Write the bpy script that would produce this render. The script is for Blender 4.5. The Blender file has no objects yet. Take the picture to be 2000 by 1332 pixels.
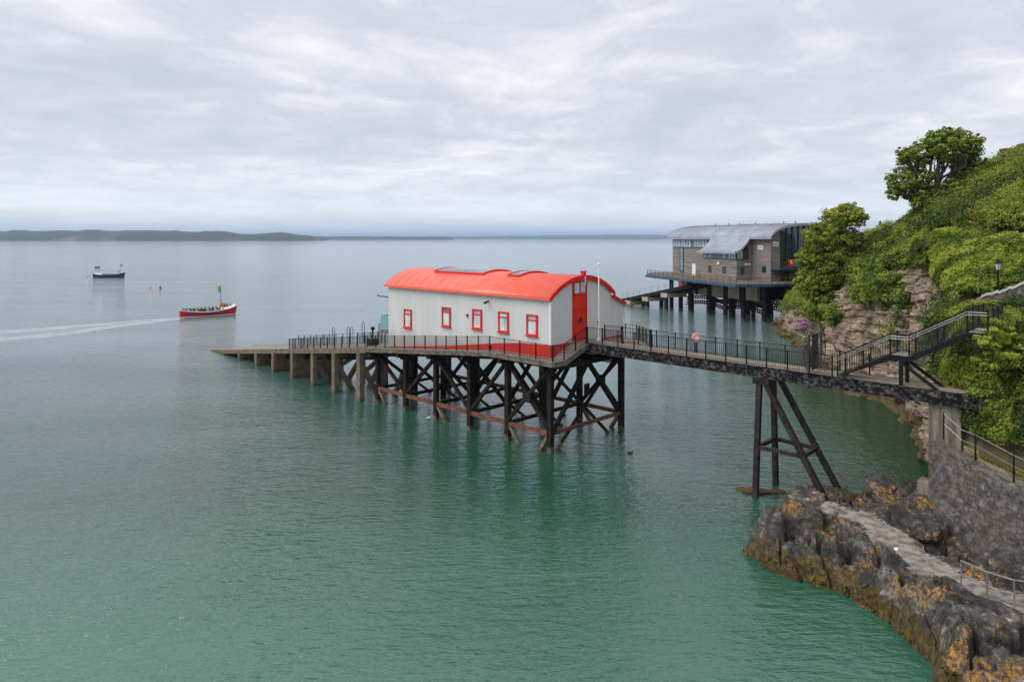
import bpy, bmesh, math, random
import numpy as np
from mathutils import Vector, Matrix
R=math.radians
scene=bpy.context.scene
C=scene.collection
# ------------------------------------------------------------ camera
F=1333.333; H=15.7
cam=bpy.data.cameras.new("camera"); camo=bpy.data.objects.new("camera",cam); C.objects.link(camo)
camo.location=(0,0,H); camo.rotation_euler=(R(90),0,0)
cam.lens=24; cam.sensor_width=36; cam.shift_y=-0.1; cam.clip_start=0.5; cam.clip_end=60000
scene.camera=camo
scene.render.resolution_x=1024; scene.render.resolution_y=681
# ------------------------------------------------------------ world
SUN_EL=R(52); SUN_AZ=R(250)
w=bpy.data.worlds.new("World"); scene.world=w; w.use_nodes=True
nt=w.node_tree; N=nt.nodes; Lk=nt.links
for n in list(N): N.remove(n)
def nd(t,**k):
    n=N.new(t)
    for a,b in k.items(): setattr(n,a,b)
    return n
out=nd('ShaderNodeOutputWorld'); bg1=nd('ShaderNodeBackground'); bg2=nd('ShaderNodeBackground'); mixs=nd('ShaderNodeMixShader')
sky=nd('ShaderNodeTexSky',sky_type='NISHITA',sun_disc=False,sun_elevation=SUN_EL,sun_rotation=SUN_AZ)
sky.air_density=1.0; sky.dust_density=1.5
Lk.new(sky.outputs[0],bg1.inputs[0]); bg1.inputs[1].default_value=0.09
tc=nd('ShaderNodeTexCoord'); sep=nd('ShaderNodeSeparateXYZ'); Lk.new(tc.outputs['Generated'],sep.inputs[0])
def mth(op,a,b=None,c=None,clamp=False):
    m=nd('ShaderNodeMath',operation=op,use_clamp=clamp)
    for i,v in enumerate((a,b,c)):
        if v is None: continue
        if isinstance(v,(int,float)): m.inputs[i].default_value=v
        else: Lk.new(v,m.inputs[i])
    return m.outputs[0]
zc=mth('MAXIMUM',sep.outputs[2],0.0)
zz=mth('ADD',zc,0.13)
cx=mth('DIVIDE',sep.outputs[0],zz); cy=mth('DIVIDE',sep.outputs[1],zz)
comb=nd('ShaderNodeCombineXYZ'); Lk.new(cx,comb.inputs[0]); Lk.new(cy,comb.inputs[1])
def wnoise(sx,sy,det,rough,off,dist=0.0):
    mp=nd('ShaderNodeMapping'); mp.inputs['Scale'].default_value=(sx,sy,1); mp.inputs['Location'].default_value=off
    mp.inputs['Rotation'].default_value=(0,0,R(-14))
    Lk.new(comb.outputs[0],mp.inputs[0])
    nz=nd('ShaderNodeTexNoise'); nz.inputs['Scale'].default_value=1; nz.inputs['Detail'].default_value=det; nz.inputs['Roughness'].default_value=rough
    nz.inputs['Distortion'].default_value=dist
    Lk.new(mp.outputs[0],nz.inputs['Vector']); return nz.outputs[0]
n1=wnoise(.55,.62,10,.60,(3.1,1.7,0),.6); n2=wnoise(2.4,2.4,9,.66,(7.7,2.2,2),.5); n3=wnoise(.14,.34,3,.5,(1.2,9.4,5))
s=mth('ADD',mth('MULTIPLY',n1,.5),mth('ADD',mth('MULTIPLY',n2,.34),mth('MULTIPLY',n3,.40)))
cr=nd('ShaderNodeValToRGB'); Lk.new(s,cr.inputs[0])
e=cr.color_ramp.elements; e[0].position=.47; e[0].color=(.53,.56,.64,1); e[1].position=.74; e[1].color=(1.0,1.0,1.0,1)
x=cr.color_ramp.elements.new(.555); x.color=(.61,.63,.70,1)
x=cr.color_ramp.elements.new(.645); x.color=(.81,.81,.84,1)
# low bands towards the horizon: a bright strip, then blue-grey rain haze
hz=nd('ShaderNodeValToRGB'); Lk.new(zc,hz.inputs[0])
e=hz.color_ramp.elements; e[0].position=0; e[0].color=(.42,.56,.74,1); e[1].position=.16; e[1].color=(.72,.75,.82,1)
x=hz.color_ramp.elements.new(.018); x.color=(.50,.62,.78,1)
x=hz.color_ramp.elements.new(.040); x.color=(.80,.86,.93,1)
x=hz.color_ramp.elements.new(.075); x.color=(.62,.69,.80,1)
hf=nd('ShaderNodeMapRange'); Lk.new(zc,hf.inputs[0]); hf.inputs[1].default_value=.0; hf.inputs[2].default_value=.15; hf.inputs[3].default_value=.8; hf.inputs[4].default_value=.0
mx=nd('ShaderNodeMix',data_type='RGBA'); Lk.new(hf.outputs[0],mx.inputs[0]); Lk.new(cr.outputs[0],mx.inputs[6]); Lk.new(hz.outputs[0],mx.inputs[7])
Lk.new(mx.outputs[2],bg2.inputs[0]); bg2.inputs[1].default_value=1.0
mixs.inputs[0].default_value=.93
Lk.new(bg1.outputs[0],mixs.inputs[1]); Lk.new(bg2.outputs[0],mixs.inputs[2]); Lk.new(mixs.outputs[0],out.inputs[0])
# ------------------------------------------------------------ sun (behind thin cloud)
sl=bpy.data.lights.new("sun",'SUN'); so=bpy.data.objects.new("sun",sl); C.objects.link(so)
sl.energy=2.0; sl.angle=R(45); sl.color=(1,.96,.9)
az=SUN_AZ; dirv=Vector((math.sin(az)*math.cos(SUN_EL),math.cos(az)*math.cos(SUN_EL),math.sin(SUN_EL)))
so.rotation_euler=dirv.to_track_quat('Z','Y').to_euler(); so.location=(0,0,60)
vs=scene.view_settings; vs.view_transform='Standard'; vs.look='None'; vs.exposure=0.26; vs.gamma=1
# ============================================================ helpers
rnd=random.Random(7)
def V(*a): return Vector(a)
def P(px,py,Y): return Vector(((px-1000)*Y/F,Y,H-(py-466)*Y/F))
def PW(px,py,z=0):
    Y=F*(H-z)/(py-466); return Vector(((px-1000)*Y/F,Y,z))
def wmat(o):
    m=Matrix.Identity(4)
    while o is not None:
        m=o.matrix_basis @ m; o=o.parent
    return m
def tagp(o,label=None,cat=None,group=None,kind=None):
    if label: o['label']=label
    if cat: o['category']=cat
    if group: o['group']=group
    if kind: o['kind']=kind
    return o
def thing(name,label,cat,loc,rz=0,group=None):
    o=bpy.data.objects.new(name,None); C.objects.link(o); o.empty_display_size=.3
    o.location=loc; o.rotation_euler=(0,0,rz)
    return tagp(o,label,cat,group)
class MB:
    def __init__(s): s.v=[]; s.f=[]
    def add(s,vs,fs):
        n=len(s.v); s.v+= [tuple(p) for p in vs]; s.f+=[tuple(i+n for i in f) for f in fs]; return s
    def boxa(s,c,ax,ay,az):
        c=Vector(c); vs=[c+ax*i+ay*j+az*k for k in(-1,1) for j in(-1,1) for i in(-1,1)]
        fs=[(0,2,3,1),(4,5,7,6),(0,1,5,4),(2,6,7,3),(0,4,6,2),(1,3,7,5)]
        if ax.cross(ay).dot(az)<0: fs=[f[::-1] for f in fs]
        return s.add(vs,fs)
    def box(s,x0,y0,z0,x1,y1,z1,L=None):
        L=L or (lambda a,b,c:Vector((a,b,c)))
        vs=[L(x,y,z) for z in(z0,z1) for y in(y0,y1) for x in(x0,x1)]
        fs=[(0,2,3,1),(4,5,7,6),(0,1,5,4),(2,6,7,3),(0,4,6,2),(1,3,7,5)]
        if (vs[1]-vs[0]).cross(vs[2]-vs[0]).dot(vs[4]-vs[0])<0: fs=[f[::-1] for f in fs]
        return s.add(vs,fs)
    def beam(s,p0,p1,w,h,up=Vector((0,0,1))):
        p0=Vector(p0);p1=Vector(p1);d=(p1-p0); l=d.length; d=d/l
        if abs(d.dot(up))>.98: up=Vector((.7,.71,0))
        sx=d.cross(up).normalized(); u=sx.cross(d).normalized()
        return s.boxa((p0+p1)/2,d*l/2,sx*w/2,u*h/2)
    def tube(s,p0,p1,r,n=6,r1=None,cap=True):
        p0=Vector(p0);p1=Vector(p1);d=(p1-p0).normalized(); r1=r if r1 is None else r1
        a=Vector((0,0,1)) if abs(d.z)<.9 else Vector((1,0,0))
        x=d.cross(a).normalized(); y=d.cross(x)
        vs=[p0+(x*math.cos(t)+y*math.sin(t))*r for t in [2*math.pi*i/n for i in range(n)]]
        vs+=[p1+(x*math.cos(t)+y*math.sin(t))*r1 for t in [2*math.pi*i/n for i in range(n)]]
        fs=[(i,i+n,(i+1)%n+n,(i+1)%n) for i in range(n)]
        if cap: fs+=[tuple(range(n)),tuple(range(2*n-1,n-1,-1))]
        return s.add(vs,fs)
    def path(s,pts,r,n=5):
        for a,b in zip(pts[:-1],pts[1:]): s.tube(a,b,r,n)
        return s
    def lathe(s,c,prof,n=12):
        c=Vector(c); vs=[]
        for r,z in prof: vs+=[c+Vector((r*math.cos(2*math.pi*i/n),r*math.sin(2*math.pi*i/n),z)) for i in range(n)]
        fs=[]
        for k in range(len(prof)-1):
            for i in range(n):
                j=(i+1)%n; fs.append((k*n+i,k*n+j,(k+1)*n+j,(k+1)*n+i))
        fs.append(tuple(range(n))[::-1]); fs.append(tuple(range((len(prof)-1)*n,len(prof)*n)))
        return s.add(vs,fs)
    def slab(s,top,th):
        """top: list of 3D points (counter-clockwise from above), thickness down"""
        n=len(top); top=[Vector(p) for p in top]; bot=[p-Vector((0,0,th)) for p in top]
        ar=sum(top[i].x*top[(i+1)%n].y-top[(i+1)%n].x*top[i].y for i in range(n))
        if ar<0: top=top[::-1]; bot=bot[::-1]
        return s.add(top+bot,[tuple(range(n)),tuple(range(2*n-1,n-1,-1))]+[(i,i+n,(i+1)%n+n,(i+1)%n) for i in range(n)])
    def ext(s,poly,d):
        """planar polygon of 3D points extruded by vector d"""
        n=len(poly); a=[Vector(p) for p in poly]; b=[p+d for p in a]
        nn=Vector((0,0,0))
        for i in range(n): nn+=a[i].cross(a[(i+1)%n])
        if nn.dot(d)>0: a,b=b,a
        return s.add(a+b,[tuple(range(n)),tuple(range(2*n-1,n-1,-1))]+[(i,i+n,(i+1)%n+n,(i+1)%n) for i in range(n)])
    def torus(s,c,ax,R_,r,n=16,m=8):
        c=Vector(c);ax=Vector(ax).normalized(); a=Vector((0,0,1)) if abs(ax.z)<.9 else Vector((1,0,0))
        x=ax.cross(a).normalized(); y=ax.cross(x); vs=[]
        for i in range(n):
            t=2*math.pi*i/n; dr=x*math.cos(t)+y*math.sin(t)
            for j in range(m):
                q=2*math.pi*j/m; vs.append(c+dr*(R_+r*math.cos(q))+ax*r*math.sin(q))
        fs=[(i*m+j,((i+1)%n)*m+j,((i+1)%n)*m+(j+1)%m,i*m+(j+1)%m) for i in range(n) for j in range(m)]
        return s.add(vs,fs)
    def build(s,name,mat,parent=None,smooth=False,loc=None,**tg):
        me=bpy.data.meshes.new(name); o=bpy.data.objects.new(name,me); C.objects.link(o)
        if parent is not None:
            o.parent=parent; inv=wmat(parent).inverted()
            vs=[inv@Vector(p) for p in s.v]
        elif loc is not None:
            o.location=loc; l=Vector(loc); vs=[Vector(p)-l for p in s.v]
        else: vs=s.v
        me.from_pydata([tuple(p) for p in vs],[],s.f); me.update()
        if smooth: me.polygons.foreach_set('use_smooth',[True]*len(me.polygons))
        if mat: me.materials.append(mat)
        tagp(o,tg.get('label'),tg.get('cat'),tg.get('group'),tg.get('kind'))
        return o
def npmesh(name,co,quads,mat,parent=None,smooth=False,loc=None,col=None,**tg):
    """co (n,3) world coords, quads (m,4)"""
    me=bpy.data.meshes.new(name); o=bpy.data.objects.new(name,me); C.objects.link(o)
    co=np.asarray(co,dtype=np.float64)
    if parent is not None:
        o.parent=parent; inv=np.array(wmat(parent).inverted()); co=co@inv[:3,:3].T+inv[:3,3]
    elif loc is not None:
        o.location=loc; co=co-np.array(loc)
    nq=len(quads); k=quads.shape[1]
    me.vertices.add(len(co)); me.vertices.foreach_set('co',co.astype(np.float32).ravel())
    me.loops.add(nq*k); me.loops.foreach_set('vertex_index',quads.astype(np.int32).ravel())
    me.polygons.add(nq); me.polygons.foreach_set('loop_start',np.arange(0,nq*k,k,dtype=np.int32)); me.polygons.foreach_set('loop_total',np.full(nq,k,dtype=np.int32))
    if smooth: me.polygons.foreach_set('use_smooth',np.ones(nq,dtype=bool))
    me.update(calc_edges=True); me.validate()
    if col is not None:
        at=me.attributes.new('tint','FLOAT','POINT'); at.data.foreach_set('value',np.asarray(col,dtype=np.float32))
    if mat: me.materials.append(mat)
    tagp(o,tg.get('label'),tg.get('cat'),tg.get('group'),tg.get('kind'))
    return o
# --- numpy noise
def hsh(i,j,k,seed=0):
    with np.errstate(over='ignore'):
        n=(i.astype(np.int64)*374761393+j.astype(np.int64)*668265263+k.astype(np.int64)*2147483647+seed*1274126177)&0x7fffffff
        n=((n^(n>>13))*1274126177)&0x7fffffff; n=n^(n>>16)
        n=(n*668265263)&0x7fffffff; n=n^(n>>15)
    return (n&0xffffff)/float(0xffffff)
def vnoise(p,seed=0):
    p=np.asarray(p); i=np.floor(p).astype(np.int64); f=p-i; f=f*f*(3-2*f)
    r=0
    for a in(0,1):
        for b in(0,1):
            for c in(0,1):
                wt=(f[...,0] if a else 1-f[...,0])*(f[...,1] if b else 1-f[...,1])*(f[...,2] if c else 1-f[...,2])
                r=r+wt*hsh(i[...,0]+a,i[...,1]+b,i[...,2]+c,seed)
    return r
def fbm(p,oct=4,seed=0):
    r=0;a=.5;t=0
    for k in range(oct):
        r=r+a*vnoise(p*(2.03**k)+k*7.3,seed+k); t+=a; a*=.5
    return r/t
def voro(p,seed=0):
    """2D cell noise: returns F1,F2,id random (3)"""
    i=np.floor(p).astype(np.int64); f1=np.full(p.shape[:-1],9.);f2=f1.copy(); r1=np.zeros(p.shape[:-1]);r2=r1.copy();r3=r1.copy(); cx=r1.copy(); cy=r1.copy()
    z=np.zeros_like(i[...,0])
    for a in(-1,0,1):
        for b in(-1,0,1):
            ii=i[...,0]+a;jj=i[...,1]+b
            qx=ii+hsh(ii,jj,z,seed);qy=jj+hsh(ii,jj,z+1,seed)
            d=np.hypot(p[...,0]-qx,p[...,1]-qy)
            m=d<f1
            f2=np.where(m,f1,np.minimum(f2,d)); f1=np.where(m,d,f1)
            r1=np.where(m,hsh(ii,jj,z+2,seed),r1);r2=np.where(m,hsh(ii,jj,z+3,seed),r2);r3=np.where(m,hsh(ii,jj,z+4,seed),r3)
            cx=np.where(m,qx,cx);cy=np.where(m,qy,cy)
    return f1,f2,r1,r2,r3,cx,cy
def sstep(a,b,x):
    t=np.clip((x-a)/(b-a),0,1); return t*t*(3-2*t)
# ============================================================ materials
class NT:
    def __init__(s,name):
        s.m=bpy.data.materials.new(name); s.m.use_nodes=True; s.t=s.m.node_tree; s.b=s.t.nodes['Principled BSDF']
        s.tc=s.t.nodes.new('ShaderNodeTexCoord'); s.geo=None
    def n(s,t,**k):
        n=s.t.nodes.new(t)
        for a,b in k.items(): setattr(n,a,b)
        return n
    def l(s,a,b): s.t.links.new(a,b)
    def mapc(s,scale=(1,1,1),rot=(0,0,0),loc=(0,0,0),src='Object'):
        mp=s.n('ShaderNodeMapping'); mp.inputs['Scale'].default_value=scale; mp.inputs['Rotation'].default_value=rot; mp.inputs['Location'].default_value=loc
        s.l(s.tc.outputs[src],mp.inputs[0]); return mp.outputs[0]
    def noise(s,scale=1,det=4,rough=.55,vec=None,dist=0,sc3=(1,1,1),loc=(0,0,0),rot=(0,0,0)):
        z=s.n('ShaderNodeTexNoise'); z.inputs['Scale'].default_value=scale; z.inputs['Detail'].default_value=det; z.inputs['Roughness'].default_value=rough; z.inputs['Distortion'].default_value=dist
        s.l(vec or s.mapc(sc3,rot,loc),z.inputs['Vector']); return z.outputs[0]
    def ramp(s,v,stops,interp='LINEAR'):
        r=s.n('ShaderNodeValToRGB'); s.l(v,r.inputs[0]); r.color_ramp.interpolation=interp
        e=r.color_ramp.elements
        while len(e)<len(stops): e.new(.5)
        for el,(p,c) in zip(e,stops):
            el.position=p; el.color=(c[0],c[1],c[2],1) if isinstance(c,(tuple,list)) else (c,c,c,1)
        return r.outputs[0]
    def mix(s,f,a,b,mode='MIX'):
        m=s.n('ShaderNodeMix',data_type='RGBA',blend_type=mode)
        for i,v in ((0,f),(6,a),(7,b)):
            if isinstance(v,(int,float)): m.inputs[i].default_value=v if i==0 else (v,v,v,1)
            elif isinstance(v,tuple): m.inputs[i].default_value=(v[0],v[1],v[2],1)
            else: s.l(v,m.inputs[i])
        return m.outputs[2]
    def math(s,op,a,b=None,clamp=False):
        m=s.n('ShaderNodeMath',operation=op,use_clamp=clamp)
        for i,v in enumerate((a,b)):
            if v is None: continue
            if isinstance(v,(int,float)): m.inputs[i].default_value=v
            else: s.l(v,m.inputs[i])
        return m.outputs[0]
    def posz(s,i=2):
        g=s.n('ShaderNodeNewGeometry'); p=s.n('ShaderNodeSeparateXYZ'); s.l(g.outputs['Position'],p.inputs[0]); return p.outputs[i]
    def bump(s,h,dist=.02,st=1,nrm=None):
        b=s.n('ShaderNodeBump'); b.inputs['Strength'].default_value=st; b.inputs['Distance'].default_value=dist; s.l(h,b.inputs['Height'])
        if nrm is not None: s.l(nrm,b.inputs['Normal'])
        return b.outputs[0]
    def fin(s,col=None,rough=None,nrm=None,metal=None,spec=None,**k):
        b=s.b
        if col is not None:
            if isinstance(col,tuple): b.inputs['Base Color'].default_value=(*col,1)
            else: s.l(col,b.inputs['Base Color'])
        if rough is not None:
            if isinstance(rough,(int,float)): b.inputs['Roughness'].default_value=rough
            else: s.l(rough,b.inputs['Roughness'])
        if nrm is not None: s.l(nrm,b.inputs['Normal'])
        if metal is not None: b.inputs['Metallic'].default_value=metal
        if spec is not None: b.inputs['Specular IOR Level'].default_value=spec
        return s.m
def simple(name,c1,c2,scale=2,sc3=(1,1,1),rough=.6,bump=.01,lo=.35,hi=.7,metal=0,det=6,spec=.5):
    t=NT(name); n=t.noise(scale,det,.6,sc3=sc3)
    col=t.ramp(n,[(lo,c1),(hi,c2)])
    return t.fin(col,rough,t.bump(n,bump) if bump else None,metal,spec)
M={}
# painted ribbed sheet walls
t=NT('ribbed_sheet_wall'); 
wv=t.n('ShaderNodeTexWave',wave_type='BANDS',bands_direction='X',wave_profile='SIN'); wv.inputs['Scale'].default_value=1.6
sepn=t.n('ShaderNodeSeparateXYZ'); t.l(t.tc.outputs['Object'],sepn.inputs[0]); cmb=t.n('ShaderNodeCombineXYZ'); t.l(t.math('ADD',sepn.outputs[0],sepn.outputs[1]),cmb.inputs[0]); t.l(cmb.outputs[0],wv.inputs['Vector'])
pl=t.math('FRACT',t.math('MULTIPLY',t.math('ADD',sepn.outputs[0],sepn.outputs[1]),1.05)); seam=t.math('GREATER_THAN',pl,.965)
n=t.noise(.5,6,.6,sc3=(1,1,.35)); col=t.ramp(n,[(.3,(.55,.555,.55)),(.7,(.63,.635,.625))])
st=t.noise(2.2,5,.65,sc3=(2.5,2.5,.12)); col=t.mix(t.ramp(st,[(.58,0),(.82,.35)]),col,(.33,.33,.30))
col=t.mix(t.math('MULTIPLY',seam,.22),col,(.28,.28,.28))
zz1=t.math('ADD',t.posz(),t.math('MULTIPLY',t.noise(1.3,5,.7,sc3=(1,1,.4)),2.2)); col=t.mix(t.ramp(t.math('MULTIPLY',zz1,.1),[(.74,.5),(.86,0)]),col,(.27,.25,.17))
M['wall']=t.fin(col,.55,t.bump(wv.outputs[0],.012,.6))
# red
def redm(name,base,dark,rough,white=0):
    t=NT(name); n=t.noise(.7,6,.65); col=t.ramp(n,[(.3,dark),(.7,base)])
    if white:
        k=t.noise(1.3,8,.7,loc=(4,2,0)); col=t.mix(t.ramp(k,[(.46,0),(.75,white)]),col,(.85,.50,.45))
    return t.fin(col,rough,t.bump(n,.006))
M['roof_red']=redm('red_roof_paint',(.88,.15,.095),(.82,.11,.06),.34,.14)
M['red']=redm('red_gloss_paint',(.74,.016,.008),(.58,.01,.006),.4)
M['frame_red']=redm('red_window_paint',(.70,.02,.018),(.55,.012,.012),.4)
t=NT('red_plinth_paint'); n=t.noise(1.1,7,.65); col=t.ramp(n,[(.3,(.52,.014,.008)),(.7,(.72,.025,.012))])
k=t.noise(1.8,6,.7,sc3=(1,1,.5),loc=(1,1,3)); col=t.mix(t.ramp(k,[(.55,0),(.8,.6)]),col,(.16,.09,.04)); M['plinth']=t.fin(col,.6,t.bump(n,.01))
# glass
def glass(name,c,rough=.08):
    t=NT(name); n=t.noise(.8,2); col=t.ramp(n,[(.4,c),(.6,tuple(a*1.35 for a in c))]); m=t.fin(col,rough,spec=.8); return m
M['blind']=glass('pale_blind_behind_glass',(.50,.56,.54),.12)
M['glass_dark']=glass('dark_window_glass',(.015,.028,.032),.05)
M['glass_blue']=glass('blue_grey_glass',(.11,.19,.22),.06)
M['glass_pale']=glass('pale_glass_and_curtain',(.36,.44,.47),.15)
M['skyglass']=glass('skylight_glass',(.12,.14,.16),.12)
t=NT('sea_green_screen_glass'); M['screen']=t.fin((.25,.48,.46),.05); t.b.inputs['Alpha'].default_value=.6
# timber
t=NT('weathered_deck_timber'); n=t.noise(3,6,.6,sc3=(1,1,1)); col=t.ramp(n,[(.3,(.17,.135,.10)),(.7,(.34,.28,.23))])
g=t.noise(.7,5,.6,loc=(3,3,0)); col=t.mix(t.ramp(g,[(.5,0),(.75,.55)]),col,(.12,.12,.05)); M['deck']=t.fin(col,.8,t.bump(n,.01))
M['fascia']=simple('grey_weathered_beam',(.055,.05,.045),(.24,.21,.17),1.5,(1,1,2.5),.85,.03,.35,.75)
def pilem(name,top1,top2,rust):
    t=NT(name); n=t.noise(1.6,7,.65); col=t.ramp(n,[(.3,top1),(.7,top2)])
    k=t.noise(2.6,6,.7,loc=(5,1,2)); col=t.mix(t.ramp(k,[(.55,0),(.72,rust)]),col,(.14,.055,.025))
    z=t.posz(); zz_=t.math('ADD',z,t.math('MULTIPLY',t.noise(3,5,.7),2.2))
    col=t.mix(t.ramp(zz_,[(0.0,1),(1.0,1)]) if 0 else t.ramp(zz_,[(1-.0001,1),(1,.0)]) if 0 else t.math('LESS_THAN',zz_,1.45),col,t.ramp(t.noise(7,4,.6),[(.3,(.035,.035,.012)),(.7,(.19,.17,.08))]))
    return t.fin(col,.8,t.bump(n,.03),spec=.15)
M['pile']=pilem('tarred_timber',(.006,.005,.005),(.034,.028,.026),.45)
M['rust']=simple('rusted_beam',(.045,.022,.015),(.24,.09,.045),2.2,(1,1,1),.85,.02,.3,.7)
M['slip_conc']=pilem('brown_stained_concrete',(.10,.075,.055),(.24,.195,.15),.3)
M['girder']=simple('peeling_black_girder',(.007,.006,.007),(.17,.15,.145),4.5,(1,1,1.4),.7,.02,.48,.74,spec=.2)
M['black']=simple('black_iron_paint',(.004,.004,.005),(.012,.012,.013),5,rough=.5,bump=0,spec=.2)
M['bar']=simple('thin_railing_iron',(.02,.02,.022),(.05,.05,.052),5,rough=.5,bump=0)
M['trestle']=simple('brown_black_steel',(.010,.008,.008),(.050,.038,.036),1.8,(1,1,1),.6,.01,spec=.25)
M['steel']=simple('galvanised_rail',(.20,.205,.21),(.33,.335,.34),5,rough=.35,bump=0,metal=.4)
M['white']=simple('white_paint',(.72,.72,.72),(.82,.82,.81),3,rough=.4,bump=0)
M['orange']=simple('orange_paint',(.75,.16,.03),(.85,.22,.05),3,rough=.5,bump=0)
M['greenflag']=simple('green_cloth',(.08,.42,.06),(.12,.55,.1),3,rough=.8,bump=0)
M['darkflag']=simple('dark_cloth',(.02,.05,.05),(.04,.09,.09),3,rough=.8,bump=0)
M['boat_red']=simple('dark_red_hull_paint',(.42,.006,.02),(.52,.01,.03),1.5,rough=.35,bump=0)
M['boat_blue']=simple('navy_hull_paint',(.012,.018,.06),(.02,.03,.09),1.5,rough=.35,bump=0)
M['pinkbuoy']=simple('faded_pink_plastic',(.6,.2,.2),(.75,.35,.33),3,rough=.5,bump=0)
M['skin']=simple('skin',(.42,.24,.17),(.5,.3,.22),4,rough=.6,bump=0)
M['hair']=simple('dark_hair',(.02,.015,.01),(.05,.035,.02),4,rough=.6,bump=0)
M['darkwood']=simple('boat_thwart_wood',(.10,.07,.05),(.2,.14,.09),4,rough=.6,bump=0)
for i,c in enumerate([(.03,.06,.2),(.4,.03,.05),(.5,.5,.52),(.02,.02,.03),(.1,.28,.3),(.25,.08,.25),(.55,.4,.1)]):
    M['cloth%d'%i]=simple('jacket_cloth_%s'%['navy','red','white','black','teal','purple','ochre'][i],tuple(a*.8 for a in c),c,6,rough=.85,bump=0)
# new station timber cladding
t=NT('silvered_timber_cladding')
z=t.posz(); band=t.math('FRACT',t.math('MULTIPLY',z,3.3)); gap=t.math('LESS_THAN',band,.12)
n=t.noise(1,5,.65,sc3=(.25,.25,5)); col=t.ramp(n,[(.28,(.10,.086,.077)),(.5,(.225,.195,.175)),(.72,(.37,.33,.295))])
k=t.noise(.35,4,.6,loc=(2,7,1)); col=t.mix(t.ramp(k,[(.45,0),(.7,.55)]),col,(.23,.175,.125)); col=t.mix(t.math('MULTIPLY',gap,.5),col,(.05,.043,.038)); M['cladding']=t.fin(col,.85,t.bump(n,.02))
M['zinc']=simple('zinc_roof_sheet',(.26,.285,.33),(.36,.39,.45),.35,(1,1,1),.6,0,.35,.65,metal=.1)
M['zincrib']=simple('zinc_seam',(.20,.22,.26),(.28,.30,.35),1,rough=.45,bump=0,metal=.25)
M['teal']=simple('dark_teal_frame_paint',(.012,.05,.062),(.02,.075,.09),2,rough=.4,bump=0)
M['bluebeam']=simple('blue_deck_edge_paint',(.012,.05,.12),(.03,.09,.18),1.2,rough=.45,bump=0)
M['palecon']=simple('beige_concrete_panel',(.30,.27,.20),(.46,.42,.33),.5,(1,1,2),.8,.01)
M['newpile']=pilem('grey_steel_pile',(.012,.012,.016),(.036,.035,.038),.25)
M['concrete']=simple('worn_concrete',(.27,.25,.225),(.50,.47,.43),1.3,rough=.85,bump=.02)
M['pathc']=simple('dirty_path_concrete',(.09,.078,.065),(.32,.285,.25),1.9,rough=.9,bump=.06,lo=.36,hi=.6,det=9)
t=NT('streaked_pier_concrete'); n=t.noise(1.5,7,.65,sc3=(1.6,1.6,.28)); col=t.ramp(n,[(.30,(.04,.034,.028)),(.47,(.14,.12,.095)),(.68,(.32,.28,.22))]); M['pierc']=t.fin(col,.85,t.bump(n,.03))
# rock
def rockm(name,pal,lichen,weed,strat):
    t=NT(name)
    n=t.noise(1.1,10,.68,sc3=strat,dist=.3); f=t.noise(6,8,.7,loc=(3,1,0))
    mixn=t.math('ADD',t.math('MULTIPLY',n,.62),t.math('MULTIPLY',f,.38))
    col=t.ramp(mixn,pal)
    vo=t.n('ShaderNodeTexVoronoi',feature='DISTANCE_TO_EDGE'); vo.inputs['Scale'].default_value=1.5
    wq=t.n('ShaderNodeMapping'); wq.inputs['Scale'].default_value=(1,1,3.0); nn=t.n('ShaderNodeTexNoise'); nn.inputs['Scale'].default_value=1.7; nn.inputs['Detail'].default_value=5
    t.l(t.tc.outputs['Object'],nn.inputs['Vector']); va=t.n('ShaderNodeVectorMath',operation='ADD'); t.l(t.tc.outputs['Object'],va.inputs[0]); t.l(nn.outputs[1],va.inputs[1]); t.l(va.outputs[0],wq.inputs[0]); t.l(wq.outputs[0],vo.inputs['Vector'])
    crack=t.ramp(vo.outputs[0],[(0,.0),(.035,1)]); cn=t.ramp(t.noise(.8,3,.5,loc=(9,1,4)),[(.5,1),(.6,0)]); crack=t.math('MAXIMUM',crack,cn)
    col=t.mix(t.math('MULTIPLY',t.math('SUBTRACT',1,crack),.6),col,(.02,.018,.016))
    if strat[2]>2:
        bz=t.noise(1,5,.6,sc3=(.16,.16,3.6),rot=(R(5),R(7),0),dist=.4); col=t.mix(t.ramp(bz,[(.38,.9),(.46,0)]),col,(.03,.022,.018))
        sg_=t.noise(.28,4,.6,loc=(4,4,4)); col=t.mix(t.ramp(sg_,[(.48,0),(.62,.55)]),col,(.10,.10,.04))
    if lichen:
        a=t.noise(.55,3,.5,loc=(lichen[0],2,5)); b=t.noise(5,8,.75,loc=(1,8,2))
        lm=t.ramp(t.math('ADD',t.math('MULTIPLY',a,.45),t.math('MULTIPLY',b,.55)),[(lichen[1],0),(lichen[1]+.035,1)])
        zl=t.ramp(t.posz(),[(0,0),(1,1)]); lm=t.math('MULTIPLY',lm,zl)
        lc=t.ramp(t.noise(9,4,.6),[(.35,(.22,.12,.03)),(.65,(.50,.25,.04))]); col=t.mix(t.math('MULTIPLY',lm,.9),col,lc)
    if weed:
        z=t.posz(); zz_=t.math('SUBTRACT',z,t.math('MULTIPLY',t.math('SUBTRACT',t.noise(1.5,7,.7,loc=(0,5,1)),.5),3.4))
        wm=t.math('LESS_THAN',zz_,weed); wm2=t.ramp(t.math('SUBTRACT',zz_,weed),[(0,1),(.12,0)])
        wc=t.ramp(t.noise(4.5,7,.75,loc=(0,0,3)),[(.36,(.015,.012,.005)),(.52,(.075,.050,.010)),(.7,(.20,.135,.025))]); col=t.mix(t.math('MULTIPLY',wm2,.95),col,wc)
    hgt=t.math('ADD',t.math('MULTIPLY',mixn,1.0),t.math('MULTIPLY',crack,.35))
    return t.fin(col,.82,t.bump(hgt,.16,.9))
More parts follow.
